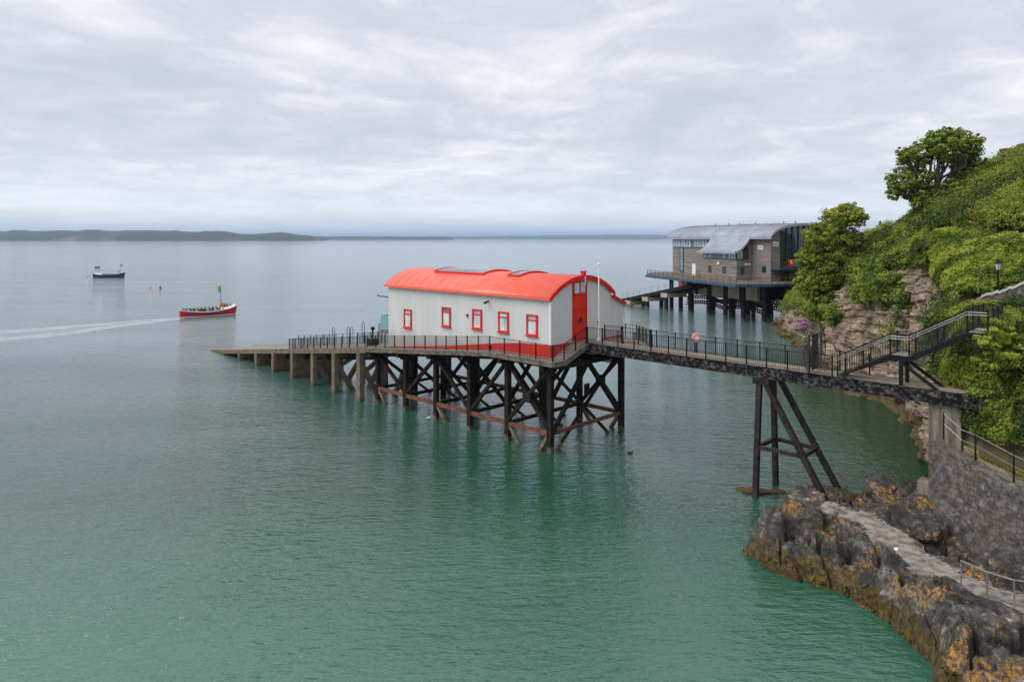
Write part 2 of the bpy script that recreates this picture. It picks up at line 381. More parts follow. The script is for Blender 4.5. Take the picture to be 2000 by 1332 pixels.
M['rockfore']=rockm('dark_shore_rock',[(.36,(.016,.016,.017)),(.46,(.030,.028,.027)),(.53,(.08,.068,.058)),(.59,(.20,.165,.135)),(.67,(.55,.50,.45))],(2,.548),.85,(1,1,1.5))
M['cliff']=rockm('bedded_limestone_cliff',[(.33,(.035,.028,.022)),(.43,(.15,.115,.088)),(.53,(.37,.275,.20)),(.68,(.60,.49,.38))],(8,.60),1.0,(.55,.55,3.2))
t=NT('rubble_masonry'); sp3=t.n('ShaderNodeSeparateXYZ'); t.l(t.tc.outputs['Object'],sp3.inputs[0]); wb=t.noise(1.6,4,.6); wb2=t.noise(1.4,4,.6,loc=(4,4,4))
cb3=t.n('ShaderNodeCombineXYZ'); t.l(t.math('ADD',t.math('ADD',sp3.outputs[1],sp3.outputs[0]),t.math('MULTIPLY',wb,.9)),cb3.inputs[0]); t.l(t.math('ADD',sp3.outputs[2],t.math('MULTIPLY',wb2,.6)),cb3.inputs[1])
bk=t.n('ShaderNodeTexBrick'); t.l(cb3.outputs[0],bk.inputs['Vector']); bk.inputs['Scale'].default_value=1; bk.inputs['Brick Width'].default_value=.42; bk.inputs['Row Height'].default_value=.25; bk.inputs['Mortar Size'].default_value=.025; bk.inputs['Mortar Smooth'].default_value=.3
bk.inputs['Color1'].default_value=(.035,.031,.030,1); bk.inputs['Color2'].default_value=(.24,.205,.18,1); bk.inputs['Mortar'].default_value=(.03,.027,.025,1)
n=t.noise(3.2,9,.78); col=t.mix(.62,bk.outputs[0],t.ramp(n,[(.36,(.022,.019,.018)),(.5,(.09,.078,.072)),(.66,(.33,.30,.275))]))
ww=t.noise(.5,5,.6,loc=(1,2,9)); col=t.mix(t.ramp(ww,[(.45,0),(.62,.45)]),col,(.15,.115,.09)); w_=t.noise(7,6,.7,loc=(5,5,5)); col=t.mix(t.ramp(w_,[(.66,0),(.72,.7)]),col,(.5,.48,.45))
M['masonry']=t.fin(col,.9,t.bump(t.math('SUBTRACT',n,t.math('MULTIPLY',bk.outputs[1],.6)),.05))
M['asphalt']=simple('pale_path_asphalt',(.30,.29,.29),(.40,.39,.385),2,rough=.85,bump=.01)
# ground under scrub
M['soil']=simple('scrub_ground',(.035,.035,.015),(.14,.11,.05),.8,rough=.95,bump=.1)
# foliage
def leafm(name,dark,mid,light,sc=.22,bias=0):
    t=NT(name); a=t.n('ShaderNodeAttribute',attribute_name='tint'); g=t.noise(sc,5,.65)
    v=t.math('ADD',t.math('MULTIPLY',a.outputs['Fac'],.58),t.math('MULTIPLY',g,.46)); 
    col=t.ramp(v,[(.31-bias,dark),(.50-bias,mid),(.71-bias,light)])
    m=t.fin(col,.62,spec=.25)
    tr=t.n('ShaderNodeBsdfTranslucent'); t.l(col,tr.inputs[0]); mixn=t.n('ShaderNodeMixShader'); mixn.inputs[0].default_value=.32
    o=t.t.nodes['Material Output']; t.l(t.b.outputs[0],mixn.inputs[1]); t.l(tr.outputs[0],mixn.inputs[2]); t.l(mixn.outputs[0],o.inputs[0]); return m
M['leaf_tree']=leafm('broadleaf_green',(.045,.085,.012),(.17,.25,.03),(.36,.43,.06))
M['leaf_olive']=leafm('yellowing_broadleaf',(.07,.11,.012),(.22,.29,.03),(.44,.47,.055))
M['leaf_ivy']=leafm('bright_creeper_green',(.06,.10,.014),(.18,.26,.03),(.37,.43,.05),.6)
M['leaf_scrub']=leafm('mixed_hill_scrub',(.026,.055,.010),(.105,.165,.022),(.30,.36,.045),.45)
M['leaf_dark']=leafm('dark_evergreen',(.018,.036,.010),(.040,.070,.016),(.075,.12,.024))
M['leaf_dry']=leafm('dry_grass_and_heath',(.07,.07,.02),(.17,.14,.05),(.30,.21,.11),.5)
M['moss']=leafm('yellow_green_turf',(.10,.10,.012),(.24,.21,.02),(.38,.33,.04),.9)
M['flower']=simple('pink_flowers',(.5,.12,.16),(.6,.25,.25),3,rough=.7,bump=0)
M['purple']=simple('mauve_flowers',(.25,.13,.25),(.4,.24,.38),3,rough=.7,bump=0)
M['bark']=simple('grey_brown_bark',(.035,.028,.02),(.11,.09,.07),2,(1,1,.4),.9,.03)
# ============================================================ sea
t=NT('sea_water')
def wn(sc,st,rot,det,ro,loc=(0,0,0)):
    return t.noise(sc,det,ro,sc3=st,rot=(0,0,rot),loc=loc,dist=.25)
a=wn(1.7,(.8,2.1,1),R(-24),3,.55); b=wn(.62,(.75,2.3,1),R(-12),4,.55,(9,3,0)); c=wn(.12,(1,2.4,1),R(-8),3,.5,(2,8,0)); d=wn(5.0,(1,1.5,1),R(-34),2,.5,(4,4,4))
hsum=t.math('ADD',t.math('ADD',t.math('MULTIPLY',a,.10),t.math('MULTIPLY',b,.12)),t.math('ADD',t.math('MULTIPLY',c,.16),t.math('MULTIPLY',d,.022)))
gy=t.n('ShaderNodeMapRange'); t.l(t.posz(1),gy.inputs[0]); gy.inputs[1].default_value=40; gy.inputs[2].default_value=420; gy.inputs[3].default_value=1.0; gy.inputs[4].default_value=.45
pn=t.noise(.035,3,.5,sc3=(1,2.2,1),rot=(0,0,R(-12)),loc=(3,3,1)); pn=t.math('ADD',.15,t.math('MULTIPLY',pn,1.8))
nrm=t.bump(t.math('MULTIPLY',t.math('MULTIPLY',hsum,gy.outputs[0]),pn),1.0,1.0)
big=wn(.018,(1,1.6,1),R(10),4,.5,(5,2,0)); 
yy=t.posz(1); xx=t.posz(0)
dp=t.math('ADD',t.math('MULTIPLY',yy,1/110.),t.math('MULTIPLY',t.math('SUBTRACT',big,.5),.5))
col=t.ramp(dp,[(.12,(.036,.145,.092)),(.38,(.005,.064,.034)),(.75,(.05,.115,.10)),(1,(.13,.19,.195))])  # far stops paler: sky reflection put into the water colour
bay=t.ramp(t.math('ADD',t.math('MULTIPLY',xx,.02),t.math('MULTIPLY',t.math('SUBTRACT',big,.5),.25)),[(.36,0),(.56,1)]); bay_shade_y=t.ramp(t.math('MULTIPLY',yy,.01),[(.30,0),(.40,1),(.85,1),(1,.3)]); col=t.mix(t.math('MULTIPLY',bay,bay_shade_y),col,(.002,.045,.016))  # shade and reflection of the cliffs painted into the bay's water colour
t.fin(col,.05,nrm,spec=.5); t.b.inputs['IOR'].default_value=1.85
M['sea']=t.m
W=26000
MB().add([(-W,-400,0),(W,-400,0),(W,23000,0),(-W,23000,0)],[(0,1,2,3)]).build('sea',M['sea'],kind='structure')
# ============================================================ far shore
def ridge(name,px0,px1,Y,prof,depth,mat,seed,label=None):
    n=220; xs=np.linspace(px0,px1,n); rows=7; co=[]
    pp=np.array(prof); hh=np.interp(xs,pp[:,0],pp[:,1])
    x=(xs-1000)*Y/F
    nz=fbm(np.stack([xs*.05,xs*0,xs*0],-1),4,seed)-.5
    for k in range(rows):
        u=k/(rows-1); hk=(hh*(1+.28*nz))*Y/F*math.sin(u*math.pi/2)**.8
        rr=fbm(np.stack([xs*.045,xs*0+k*1.3,xs*0],-1),4,seed+3)
        co.append(np.stack([x*(1+depth*u/Y),np.full(n,Y+depth*u)+rr*depth*.18*(1 if k else .4),hk*(1+.0*rr)-4*(k==0)],-1))
    co=np.concatenate(co); q=[]
    for k in range(rows-1):
        i=np.arange(n-1)+k*n; q.append(np.stack([i,i+1,i+1+n,i+n],-1))
    return npmesh(name,co,np.concatenate(q),mat,smooth=True,kind='structure')
t=NT('distant_farmland'); v=t.n('ShaderNodeTexVoronoi'); v.inputs['Scale'].default_value=.009; t.l(t.mapc((1,.7,1)),v.inputs['Vector']); sp=t.n('ShaderNodeSeparateColor'); t.l(v.outputs['Color'],sp.inputs[0])
col=t.ramp(sp.outputs[0],[(0,(.018,.032,.016)),(.66,(.022,.042,.018)),(.74,(.06,.075,.03)),(.9,(.17,.135,.07)),(1,(.03,.05,.02))],'CONSTANT')
n=t.noise(.004,6,.6); col=t.mix(t.ramp(n,[(.44,1),(.56,0)]),col,(.02,.032,.016)); M['far']=t.fin(col,.95)
ridge('hills_near',-260,640,5200,[(-260,20),(0,21),(190,22),(300,20),(430,19),(470,14),(500,14),(545,17),(565,15),(600,10),(640,3)],500,M['far'],3)
ridge('hills_middle',560,885,8500,[(560,6),(640,7),(700,7.5),(780,7),(870,6.5),(885,2)],700,M['far'],9)
ridge('hills_far',820,1400,15500,[(820,5),(930,6),(1040,7),(1130,8),(1200,9.5),(1290,8.5),(1400,7)],1500,M['far'],14)
# ============================================================ coast terrain (loft of sections, near to far)
S=[
[(19,18,-1.5),(20,18,.5),(21.8,20,1.5),(22.4,20.5,4.5),(23.6,21,4.8),(27,24,8),(32,28,11),(38,33,11.3),(41,36,12),(45,42,14.9),(49,46,15.2),(60,55,22),(80,65,31),(100,75,31)],
[(20.5,28,-1.5),(21.6,28,1),(22.0,28.8,1.7),(22.3,29,4.8),(23.3,29.3,5.0),(25.4,32,8),(28.5,35,10.95),(34,41,11.25),(36,44,12),(39.5,50,14.9),(43,54,15.2),(55,66,22),(70,80,29),(90,90,30)],
[(20.5,32.5,-1.5),(21.3,32.5,1.2),(21.6,32.8,2.6),(21.8,32.9,5.1),(22.9,33.3,5.2),(24,35,8),(26,36.8,10.95),(33,44.5,11.3),(34.2,46.5,12),(38.5,54.5,15.1),(42,58,15.4),(54,72,22),(68,88,28.3),(90,105,29)],
[(21.8,36.3,-1.5),(22.9,36.5,.3),(23.3,36.8,2.5),(23.6,37,4.5),(24.0,37.3,6.3),(24.7,37.9,8.5),(25.8,38.6,10.75),(30.5,44.5,11.2),(32,47,11.6),(37.5,57.5,15.2),(41,61,15.5),(52,76,20.5),(66,93,26.6),(88,112,27)],
[(24.5,43,-1.5),(26.5,43.5,0),(27.2,44,1.5),(28,44.5,3.5),(29,45,6),(29.5,46,8),(30,47.5,9.5),(32,50,10.5),(33.5,52.5,11.5),(36.5,58.5,15.2),(40,63,15.4),(51,80,18.8),(64,98,23),(85,118,23)],
[(29,52,-1.5),(31.5,53,0),(32.5,54,1.2),(33,55,3),(33.5,56,5.5),(34,57,7.5),(34.7,58,9.5),(35.2,59,11),(36,60.5,12.2),(38,64,13.3),(41,69,14.4),(50,84,16.8),(62,103,19),(80,120,19)],
[(33,63,-1.5),(34.9,64.6,0),(35.8,66,1.2),(36.2,67,3),(36.7,68,5),(37.2,69,7),(37.8,70,8.5),(38.5,71,10),(39.5,72.5,11.5),(42,77,12.4),(45,82,13.2),(52,95,14.8),(60,110,16.6),(75,128,16.5)],
[(32.5,71,-1.5),(34.5,73,0),(36,76,1.2),(37,79,2.5),(38,81,4),(39,83,5.5),(40,85,7),(41,87,8),(42.5,89,9),(45,93,10),(48,98,11),(53,108,12.5),(58,116,13.4),(68,132,13)],
[(38,90,-1.5),(40,92,0),(41,94,1.2),(42,97,2.2),(43,99,3.5),(44,101,4.5),(45,103,5.5),(46.5,105,6.5),(48,107,7.5),(50,110,8.5),(52,114,9.2),(55,120,9.6),(58,126,9.6),(64,138,9)],
[(41,107,-1.5),(43,109,0),(44.5,111,1),(45.5,113,2),(46.5,115,3),(48,117,4),(49.5,119,5),(51,122,5.3),(53,125,5.6),(55,128,5.8),(58,131,5.5),(60,135,5),(63,140,4),(66,150,3)],
[(44,120,-1.5),(47,123,0),(49,126,.8),(51,129,1.5),(53,132,2),(55,135,2),(57,138,2),(59,141,2),(61,144,2),(63,147,2),(65,150,1.5),(68,155,1),(72,160,0),(75,165,-1.5)]]
S=np.array(S,dtype=float); S[0:4,1:4,0]+=.45; S[:,11,2]-=1.1; S[:,12,2]-=np.interp(np.arange(len(S)),[0,2,4,6,8,10],[3.2,3.4,2.6,2.0,1.2,0]); NS_,NR=S.shape[:2]
def crom(A,t,ax=0):
    """catmull-rom along axis 0, t array in [0,n-1]"""
    n=A.shape[0]; i=np.clip(np.floor(t).astype(int),0,n-2); f=t-i
    g=lambda k:A[np.clip(i+k,0,n-1)]
    f=f.reshape((-1,)+(1,)*(A.ndim-1)); p0,p1,p2,p3=g(-1),g(0),g(1),g(2)
    return .5*((2*p1)+(-p0+p2)*f+(2*p0-5*p1+4*p2-p3)*f*f+(-p0+3*p1-3*p2+p3)*f**3)
def terr_grid(ts,tr):
    A=crom(S,ts); B=crom(np.swapaxes(A,0,1),tr); return np.swapaxes(B,0,1)   # (len ts,len tr,3)
ts=np.linspace(0,NS_-1,620); tr=np.concatenate([np.linspace(0,9,200)[:-1],np.linspace(9,13,40)])
G=terr_grid(ts,tr)
du=np.gradient(G,axis=0); dv=np.gradient(G,axis=1); Nn=np.cross(dv,du); Nn/=np.linalg.norm(Nn,axis=-1,keepdims=True)+1e-9
Nn*=np.sign(Nn[...,2:3]+.15*(-Nn[...,0:1])+1e-6)
TS,TR=np.meshgrid(ts,tr,indexing='ij')
rtop=np.interp(TS,[0,2,3,3.6,4,4.5,5,6,6.6,7,8,9,10],[3.2,3.6,3.8,5.2,6.8,8.4,8.8,9.0,8.5,7.6,5.8,4.2,3])
vegm=sstep(-.7,.7,TR-rtop+(fbm(G*.45,3,5)-.5)*2.2)
patch=sstep(.63,.68,fbm(G*.33+4,4,66))*((TR>4)&(TS>3.3)&(TS<8.6)); vegm=np.maximum(vegm,patch*.95)
flat=((TS<3.15)&(TR>2.9)&(TR<4.1))|((TS<3.6)&(TR>5.9)&(TR<8))
rk=(1-vegm)*np.where(flat,0.02,1)
# bedded blocks
zz_=G[...,2]*1.35+G[...,0]*.10+G[...,1]*.05+(fbm(G*.25,3,1)-.5)*2.6
lay=np.floor(zz_); fr=zz_-lay; z0=np.zeros_like(lay)
sl_=(G[...,0]*.35+G[...,1]*.7)*(.35+.5*hsh(lay,z0,z0,3))+hsh(lay,z0,z0,4)*9; bl=np.floor(sl_); bf=sl_-bl
blk=hsh(lay,bl,z0,5); edge=np.minimum(sstep(0,.18,fr)*sstep(0,.12,bf)*sstep(0,.12,1-bf),1)
disp=rk*((blk-.4)*.95*edge+(fbm(G*.35,4,8)-.5)*1.8+(fbm(G*np.array([1.2,1.2,3.0]),4,12)-.5)*.22-.22*(1-edge))
disp+=vegm*(fbm(G*.3,4,20)-.5)*1.2*np.where(flat,0,1)
disp*=np.where(TR<.3,.3,1)*np.where((TS<3.2)&(TR<4.3),.15,1)
hor=Nn.copy(); hor[...,2]*=.5
GD=G+hor*disp[...,None]
ni,nj=GD.shape[:2]; idx=np.arange(ni*nj).reshape(ni,nj)
q=np.stack([idx[:-1,:-1],idx[:-1,1:],idx[1:,1:],idx[1:,:-1]],-1).reshape(-1,4)
o=npmesh('headland',GD.reshape(-1,3),q,M['cliff'],smooth=False,kind='structure')
o.data.materials.append(M['soil'])
vf=(vegm[:-1,:-1]>.55).ravel().astype(np.int32); o.data.polygons.foreach_set('material_index',vf)
sm=(vf==1); o.data.polygons.foreach_set('use_smooth',sm)
# ------------------------------------------------------------ leaves
def leaves(pos,nrm,size,rng,tint,jit=.9,asp=.75):
    """quads at pos facing about nrm"""
    n=len(pos); d=nrm+rng.normal(size=(n,3))*jit; d/=np.linalg.norm(d,axis=1,keepdims=True)+1e-9
    a=rng.normal(size=(n,3)); u=np.cross(d,a); u/=np.linalg.norm(u,axis=1,keepdims=True)+1e-9; v=np.cross(d,u)
    s=size*(.6+.8*rng.random(n))[:,None] if np.isscalar(size) else size[:,None]
    c=np.stack([pos-u*s*.5,pos-v*s*.5*asp+d*s*.08,pos+u*s*.5,pos+v*s*.5*asp+d*s*.08],1).reshape(-1,3)
    q=np.arange(n*4).reshape(-1,4)
    return c,q,np.repeat(tint,4)
def surf_sample(n,s0,s1,r0,r1,rng):
    """random points of the terrain with normals (area weighted by rejection)"""
    a=rng.uniform(s0,s1,n); b=rng.uniform(r0,r1,n)
    fi=np.interp(a,ts,np.arange(ni)); fj=np.interp(b,tr,np.arange(nj))
    i=np.clip(fi.astype(int),0,ni-2); j=np.clip(fj.astype(int),0,nj-2); x=(fi-i)[:,None]; y=(fj-j)[:,None]
    p=GD[i,j]*(1-x)*(1-y)+GD[i+1,j]*x*(1-y)+GD[i,j+1]*(1-x)*y+GD[i+1,j+1]*x*y
    ar=np.linalg.norm(np.cross(G[i+1,j]-G[i,j],G[i,j+1]-G[i,j])/1.0,axis=1)/((tr[j+1]-tr[j]))
    keep=rng.random(n)<np.clip(ar/np.percentile(ar,92),0,1)
    keep&=rng.random(n)<vegm[i,j]**1.2
    return p[keep],Nn[i,j][keep],a[keep],b[keep]
def cover(name,n,box,size,mat,seed,amp,bush,label=None,keepf=None,lift=0,cell=2.4):
    rng=np.random.default_rng(seed); p,nn,a,b=surf_sample(n,*box,rng)
    if keepf is not None:
        k=keepf(p,a,b); p,nn=p[k],nn[k]
    # bushy domes
    f1,f2,r1,r2,r3,cx,cy=voro(p[:,[0,1]]/cell+p[:,[2,2]]*.22,seed)
    dome=np.sqrt(np.clip(1-(f1/.85)**2,0,1))
    h=lift+bush*dome*(.35+.65*r1)+amp*(fbm(p*.8,3,seed+1))
    depth=rng.random(len(p))**2.2
    up=nn.copy(); up[:,2]+=.6; up/=np.linalg.norm(up,axis=1,keepdims=True)
    pos=p+up*(h*(1-.5*depth))[:,None]+rng.normal(size=p.shape)*size*.35
    # outward normal tilt from dome
    off=np.zeros_like(p); off[:,0]=(p[:,0]/cell+p[:,2]*.22-cx); off[:,1]=(p[:,1]/cell+p[:,2]*.22-cy)
    g1_,_,q2_,q3_,_,_,_=voro(p[:,[0,1]]/(cell*.38)+p[:,[2,2]]*.3,seed+5); pos+=up*(np.sqrt(np.clip(1-(g1_/.8)**2,0,1))*bush*.42*(1-.5*depth))[:,None]
    tint=np.clip(.62*r2+.22*rng.random(len(p))+.16*q2_,0,1)
    c,q,tt=leaves(pos,up*.8+off*1.1,size,rng,tint,.55)
    return npmesh(name,c,q,mat,col=tt,kind='stuff')
cover('ivy_cover',95000,(1.0,4.05,7.9,9.25),.17,M['leaf_ivy'],11,.7,.7,lift=.05,cell=1.5)
cover('hillside_scrub',260000,(1.0,9,10.0,12.6),.22,M['leaf_scrub'],12,.7,2.4,cell=3.6)
cover('dead_bramble',60000,(.8,8,10.2,12.7),.16,M['leaf_dry'],33,1.0,2.2,cell=3.6,lift=.25,keepf=lambda p,a,b:fbm(p*.22,4,70)>.57)
cover('grass_tufts',40000,(1.0,6,9.5,12.7),.2,M['moss'],34,1.0,2.3,cell=3.6,lift=.25,keepf=lambda p,a,b:fbm(p*.27+5,4,71)>.58)
cover('heath_fringe',16000,(1.2,5.5,9.1,10.1),.22,M['leaf_dry'],13,.5,.25,cell=1.6)
cover('cliff_top_scrub',190000,(3.4,9.5,1.6,10.2),.19,M['leaf_scrub'],14,.8,1.2,cell=2.2,keepf=lambda p,a,b:(a>4.4)|(b<7.5))
cover('bank_undergrowth',120000,(.9,4.3,4.25,6.4),.115,M['leaf_scrub'],15,.5,.65,lift=0,cell=1.1)
cover('dry_bank_grass',26000,(2.6,4.8,3.6,7.6),.13,M['leaf_dry'],16,.3,.2,cell=1)
cover('turf_edge',16000,(.9,3.1,3.0,3.75),.08,M['moss'],17,.15,.12,cell=.8)
def clumps(blobs,nleaf,size,rng,sub=.32,thin=1.0,flat=.8):
    """blobs: (center Vector, radius); leaf clumps spread through the outer shell of every blob"""
    P_=[];N_=[];T_=[]
    tot=sum(r**2 for _,r in blobs)
    for c,r in blobs:
        c=np.array(c); k=max(6,int(26*thin*r)); d=rng.normal(size=(k,3)); d/=np.linalg.norm(d,axis=1,keepdims=True); 
        cc=c+d*(r*(.35+.85*rng.random(k)**.6))[:,None]*np.array([1,1,flat]); sr=r*sub*(.55+.9*rng.random(k)); ti=rng.random(k)
        m=max(4,int(nleaf*r*r/tot/k))
        for q in range(k):
            e=rng.normal(size=(m,3)); e/=np.linalg.norm(e,axis=1,keepdims=True); rr=sr[q]*rng.random(m)**.45
            P_.append(cc[q]+e*rr[:,None]*np.array([1.15,1.15,.62])); nn=e+d[q]*.5+np.array([0,0,.5]); N_.append(nn)
            T_.append(np.clip(ti[q]*.6+rng.random(m)*.4,0,1))
    return np.concatenate(P_),np.concatenate(N_),np.concatenate(T_)
def limb(mb,p0,p1,r0,r1,rng,k=4,wob=.12):
    p0=np.array(p0);p1=np.array(p1); L=np.linalg.norm(p1-p0); pts=[p0+(p1-p0)*i/k+(rng.normal(size=3)*wob*L/k if 0<i<k else 0) for i in range(k+1)]
    for i in range(k): mb.tube(pts[i],pts[i+1],r0+(r1-r0)*i/k,7,r0+(r1-r0)*(i+1)/k)
_gp=GD.reshape(-1,3); _gx=1000+F*_gp[:,0]/_gp[:,1]; _gyy=466-F*(_gp[:,2]-H)/_gp[:,1]
def surfY(px,py,dflt):
    k=(np.abs(_gx-px)<9)&(np.abs(_gyy-py)<9)
    return float(_gp[k,1].min()) if k.any() else dflt
def blobsurf(lst,Y):
    return [(P(x,y,surfY(x,y,Y)+.1*r*Y/F),r*Y/F) for x,y,r in lst]
def tree(name,label,cat,base,blobs,nleaf,size,mat,seed,trunk=.28,fork=.3,sub=.32,thin=1,group=None,flat=.8):
    rng=np.random.default_rng(seed); base=Vector(base)
    r=thing(name,label,cat,base,group=group); mb=MB(); cz=np.mean([np.array(b[0]) for b in blobs],0)
    fk=np.array(base)+(cz-np.array(base))*fork
    limb(mb,np.array(base)-[0,0,.4],fk,trunk,trunk*.75,rng,4)
    for c,rr in blobs:
        mid=fk+(np.array(c)-fk)*.5; limb(mb,fk,mid,trunk*.55,trunk*.35,rng,3); limb(mb,mid,c,trunk*.35,trunk*.14,rng,3,.2)
        for _ in range(4):
            d=rng.normal(size=3); d/=np.linalg.norm(d); limb(mb,mid,np.array(c)+d*rr*.75,trunk*.2,trunk*.05,rng,3,.2)
    mb.build('trunk' if trunk>.12 else 'stem',M['bark'],r)
    p,nn,tt=clumps(blobs,nleaf,size,rng,sub,thin,flat); c,q,t2=leaves(p,nn,size,rng,tt,.6)
    npmesh('crown' if trunk>.12 else 'foliage',c,q,mat,parent=r,col=t2)
    return r
def blobpx(lst,Y,seed,spread=1.0):
    rg=random.Random(seed); return [(P(x,y,Y+rg.uniform(-1,1)*spread*(r*Y/F)),r*Y/F) for x,y,r in lst]
tree('tree','tall spreading tree with open crown standing highest on the hilltop skyline','tree',P(1806,432,82),
 blobpx([(1758,352,21),(1780,318,23),(1806,296,23),(1838,280,24),(1868,274,24),(1894,290,22),(1902,318,18),(1876,316,22),(1850,300,18),(1748,376,14),(1776,374,20),(1802,352,20),(1882,348,22),(1860,372,20),(1824,378,11),(1908,345,12),(1770,300,15),(1820,268,12),(1850,258,12),(1905,275,12),(1800,392,20),(1812,420,22),(1840,404,18),(1790,425,16)],82,1),44000,.24,M['leaf_tree'],21,.42,.35,sub=.25,thin=2.6,flat=.9)
tree('tree','rounded yellow-green tree half hiding the timber lifeboat station','tree',P(1628,600,90),
 blobpx([(1655,418,22),(1630,432,24),(1676,425,16),(1602,462,26),(1640,468,28),(1668,470,18),(1585,505,24),(1622,512,30),(1662,515,26),(1582,552,25),(1625,558,32),(1668,556,24),(1590,596,24),(1640,604,30)],90,2),70000,.24,M['leaf_olive'],22,.3,.3,sub=.27,thin=3.0,flat=.95)
sh=[('dense dark green shrub on the cliff top right beside the yellow-green tree',(1700,590,80),[(1690,545,26),(1715,520,24),(1720,560,26),(1690,580,20)],'leaf_tree'),
('bright green bush on the skyline slope above the cliff',(1755,520,78),[(1745,490,26),(1770,475,24),(1765,510,24)],'leaf_scrub'),
('low dark bush at the foot of the tallest tree',(1790,460,84),[(1780,440,22),(1800,455,24),(1820,440,18)],'leaf_dark'),
('dark bushy shrub hanging over the left end of the rock face',(1720,600,74),[(1725,575,22),(1745,555,24),(1755,585,18)],'leaf_tree'),
('green shrub at the waterline end of the cliff under the yellow-green tree',(1610,640,86),[(1600,610,20),(1630,615,20),(1585,600,16)],'leaf_tree'),
('rounded green shrub above the pale rock face',(1800,530,66),[(1790,505,20),(1815,515,18),(1805,490,18)],'leaf_scrub'),
('large light green bush high on the hillside at the right edge',(1960,400,85),[(1950,375,32),(1985,385,30),(1970,350,22)],'leaf_scrub'),
('olive bush in the middle of the hillside right of the tallest tree',(1880,440,82),[(1870,410,28),(1900,400,26),(1890,435,22)],'leaf_olive'),
('yellow-green shrub growing beside the top of the metal staircase',(1940,760,33.3),[(1948,640,20),(1935,668,20),(1955,700,28),(1925,705,18),(1975,670,20)],'leaf_olive'),
('broad green shrub on the bank below the grey path',(1975,720,34.5),[(1990,690,34),(1960,740,32),(1990,760,30),(1990,655,16)],'leaf_ivy'),
('dark green shrub low on the bank above the upper handrail',(1950,830,34),[(1940,800,28),(1970,825,28),(1990,795,26),(1925,770,22)],'leaf_tree'),
('pale green shrub sticking out beside the black stair flight',(1880,730,38.5),[(1885,690,16),(1870,665,12),(1890,715,16)],'leaf_scrub'),
('brownish heath bush on the skyline at the right edge',(1975,330,90),[(1945,318,14),(1975,303,16),(1998,296,16)],'leaf_dry'),
('bright yellow-green bush on the upper hillside just right of the tallest tree',(1925,365,88),[(1915,350,20),(1935,345,18)],'leaf_ivy'),
('dark hollow-sided shrub in the middle of the hillside at the right edge',(1985,450,70),[(1975,430,24),(1995,445,22),(1955,445,18)],'leaf_dark'),
('mid-green shrub on the hillside just above the terrace of dry grass',(1900,465,70),[(1890,455,18),(1915,458,16),(1870,462,14)],'leaf_tree'),
('dark green shrub on the hillside below the crown of the tallest tree',(1850,440,80),[(1845,425,18),(1860,415,16),(1835,440,14)],'leaf_dark'),
('olive shrub standing by itself at the top of the ivy bank left end',(1850,480,62),[(1845,470,14),(1860,474,12)],'leaf_olive'),
('yellow-green bush between the two trees on the sloping skyline',(1715,470,95),[(1705,465,18),(1730,455,16)],'leaf_olive'),
('pale olive shrub on the open slope above the cliff top shrubs',(1780,500,74),[(1770,495,16),(1790,488,14)],'leaf_ivy'),
('dark shrub tucked into the creeper-covered bank near the street lamp',(1985,520,50),[(1978,510,18),(1996,520,16)],'leaf_tree'),
('small bush beside the rubble wall and red box',(1955,640,36.3),[(1945,618,12),(1960,640,18)],'leaf_olive')]
for i,(lb,b,bl,mt) in enumerate(sh):
    Y=b[2]; bl_=blobpx(bl,Y,40+i) if Y<45 else blobsurf(bl,Y); cb=sum((q_[0] for q_ in bl_),Vector())/len(bl_); tree('shrub',lb,'shrub',P(*b) if Y<45 else cb-Vector((0,0,1.2)),bl_,int(9000 if Y<50 else 9000),.12 if Y<50 else .22,M[mt],60+i,.025 if Y<45 else .06,.3,sub=.4)
# flowers
for i,(px,py,Y,m,lb) in enumerate([(1567,634,100,'purple','mauve flowering plant at the foot of the cliff by the gate'),(1931,795,33.5,'flower','pink flower clump on the green bank above the handrail')]):
    rng=np.random.default_rng(90+i); rr=.9 if Y>60 else .22
    p,nn,tt=clumps([(P(px,py,Y),rr)],500,.2,rng,.5); c,q,t2=leaves(p,nn,.28 if Y>60 else .1,rng,tt,.6)
    npmesh('flowering_plant',c,q,M[m],loc=tuple(P(px,py,Y)-Vector((0,0,rr))),col=t2,label=lb,cat='plant')
# ============================================================ foreground rocks
xs=np.arange(9.5,24,.055); ys=np.arange(17,43,.06); X_,Y_=np.meshgrid(xs,ys,indexing='ij')
poly=np.array([(11.0,34.2),(11.5,32.3),(12.6,31.1),(13.9,30.1),(14.7,28.9),(15.1,27.3),(15.2,25.6),(14.75,24.2),(14.3,22),(14,17),(13,5),(40,5),(40,38),(24,38.2),(22.5,39.5),(21,40.2),(19.7,41),(17.4,41.6),(15.6,40.9),(14.6,38.7),(13.3,36.4),(12.2,35.3)])
def sdist(X,Y,pl):
    d=np.full(X.shape,1e9); ins=np.zeros(X.shape,bool); n=len(pl)
    for i in range(n):
        a=pl[i];b=pl[(i+1)%n]; e=b-a; wx=X-a[0];wy=Y-a[1]; tt=np.clip((wx*e[0]+wy*e[1])/(e@e),0,1)
        d=np.minimum(d,np.hypot(wx-e[0]*tt,wy-e[1]*tt))
        c=((a[1]>Y)!=(b[1]>Y))&(X<(b[0]-a[0])*(Y-a[1])/(b[1]-a[1]+1e-12)+a[0]); ins^=c
    return np.where(ins,d,-d)
q3=np.stack([X_,Y_,X_*0],-1)
warp=(fbm(q3*.9,3,31)-.5)*1.6
sd=sdist(X_+warp*.6,Y_+(fbm(q3*.9,3,37)-.5)*1.1,poly)
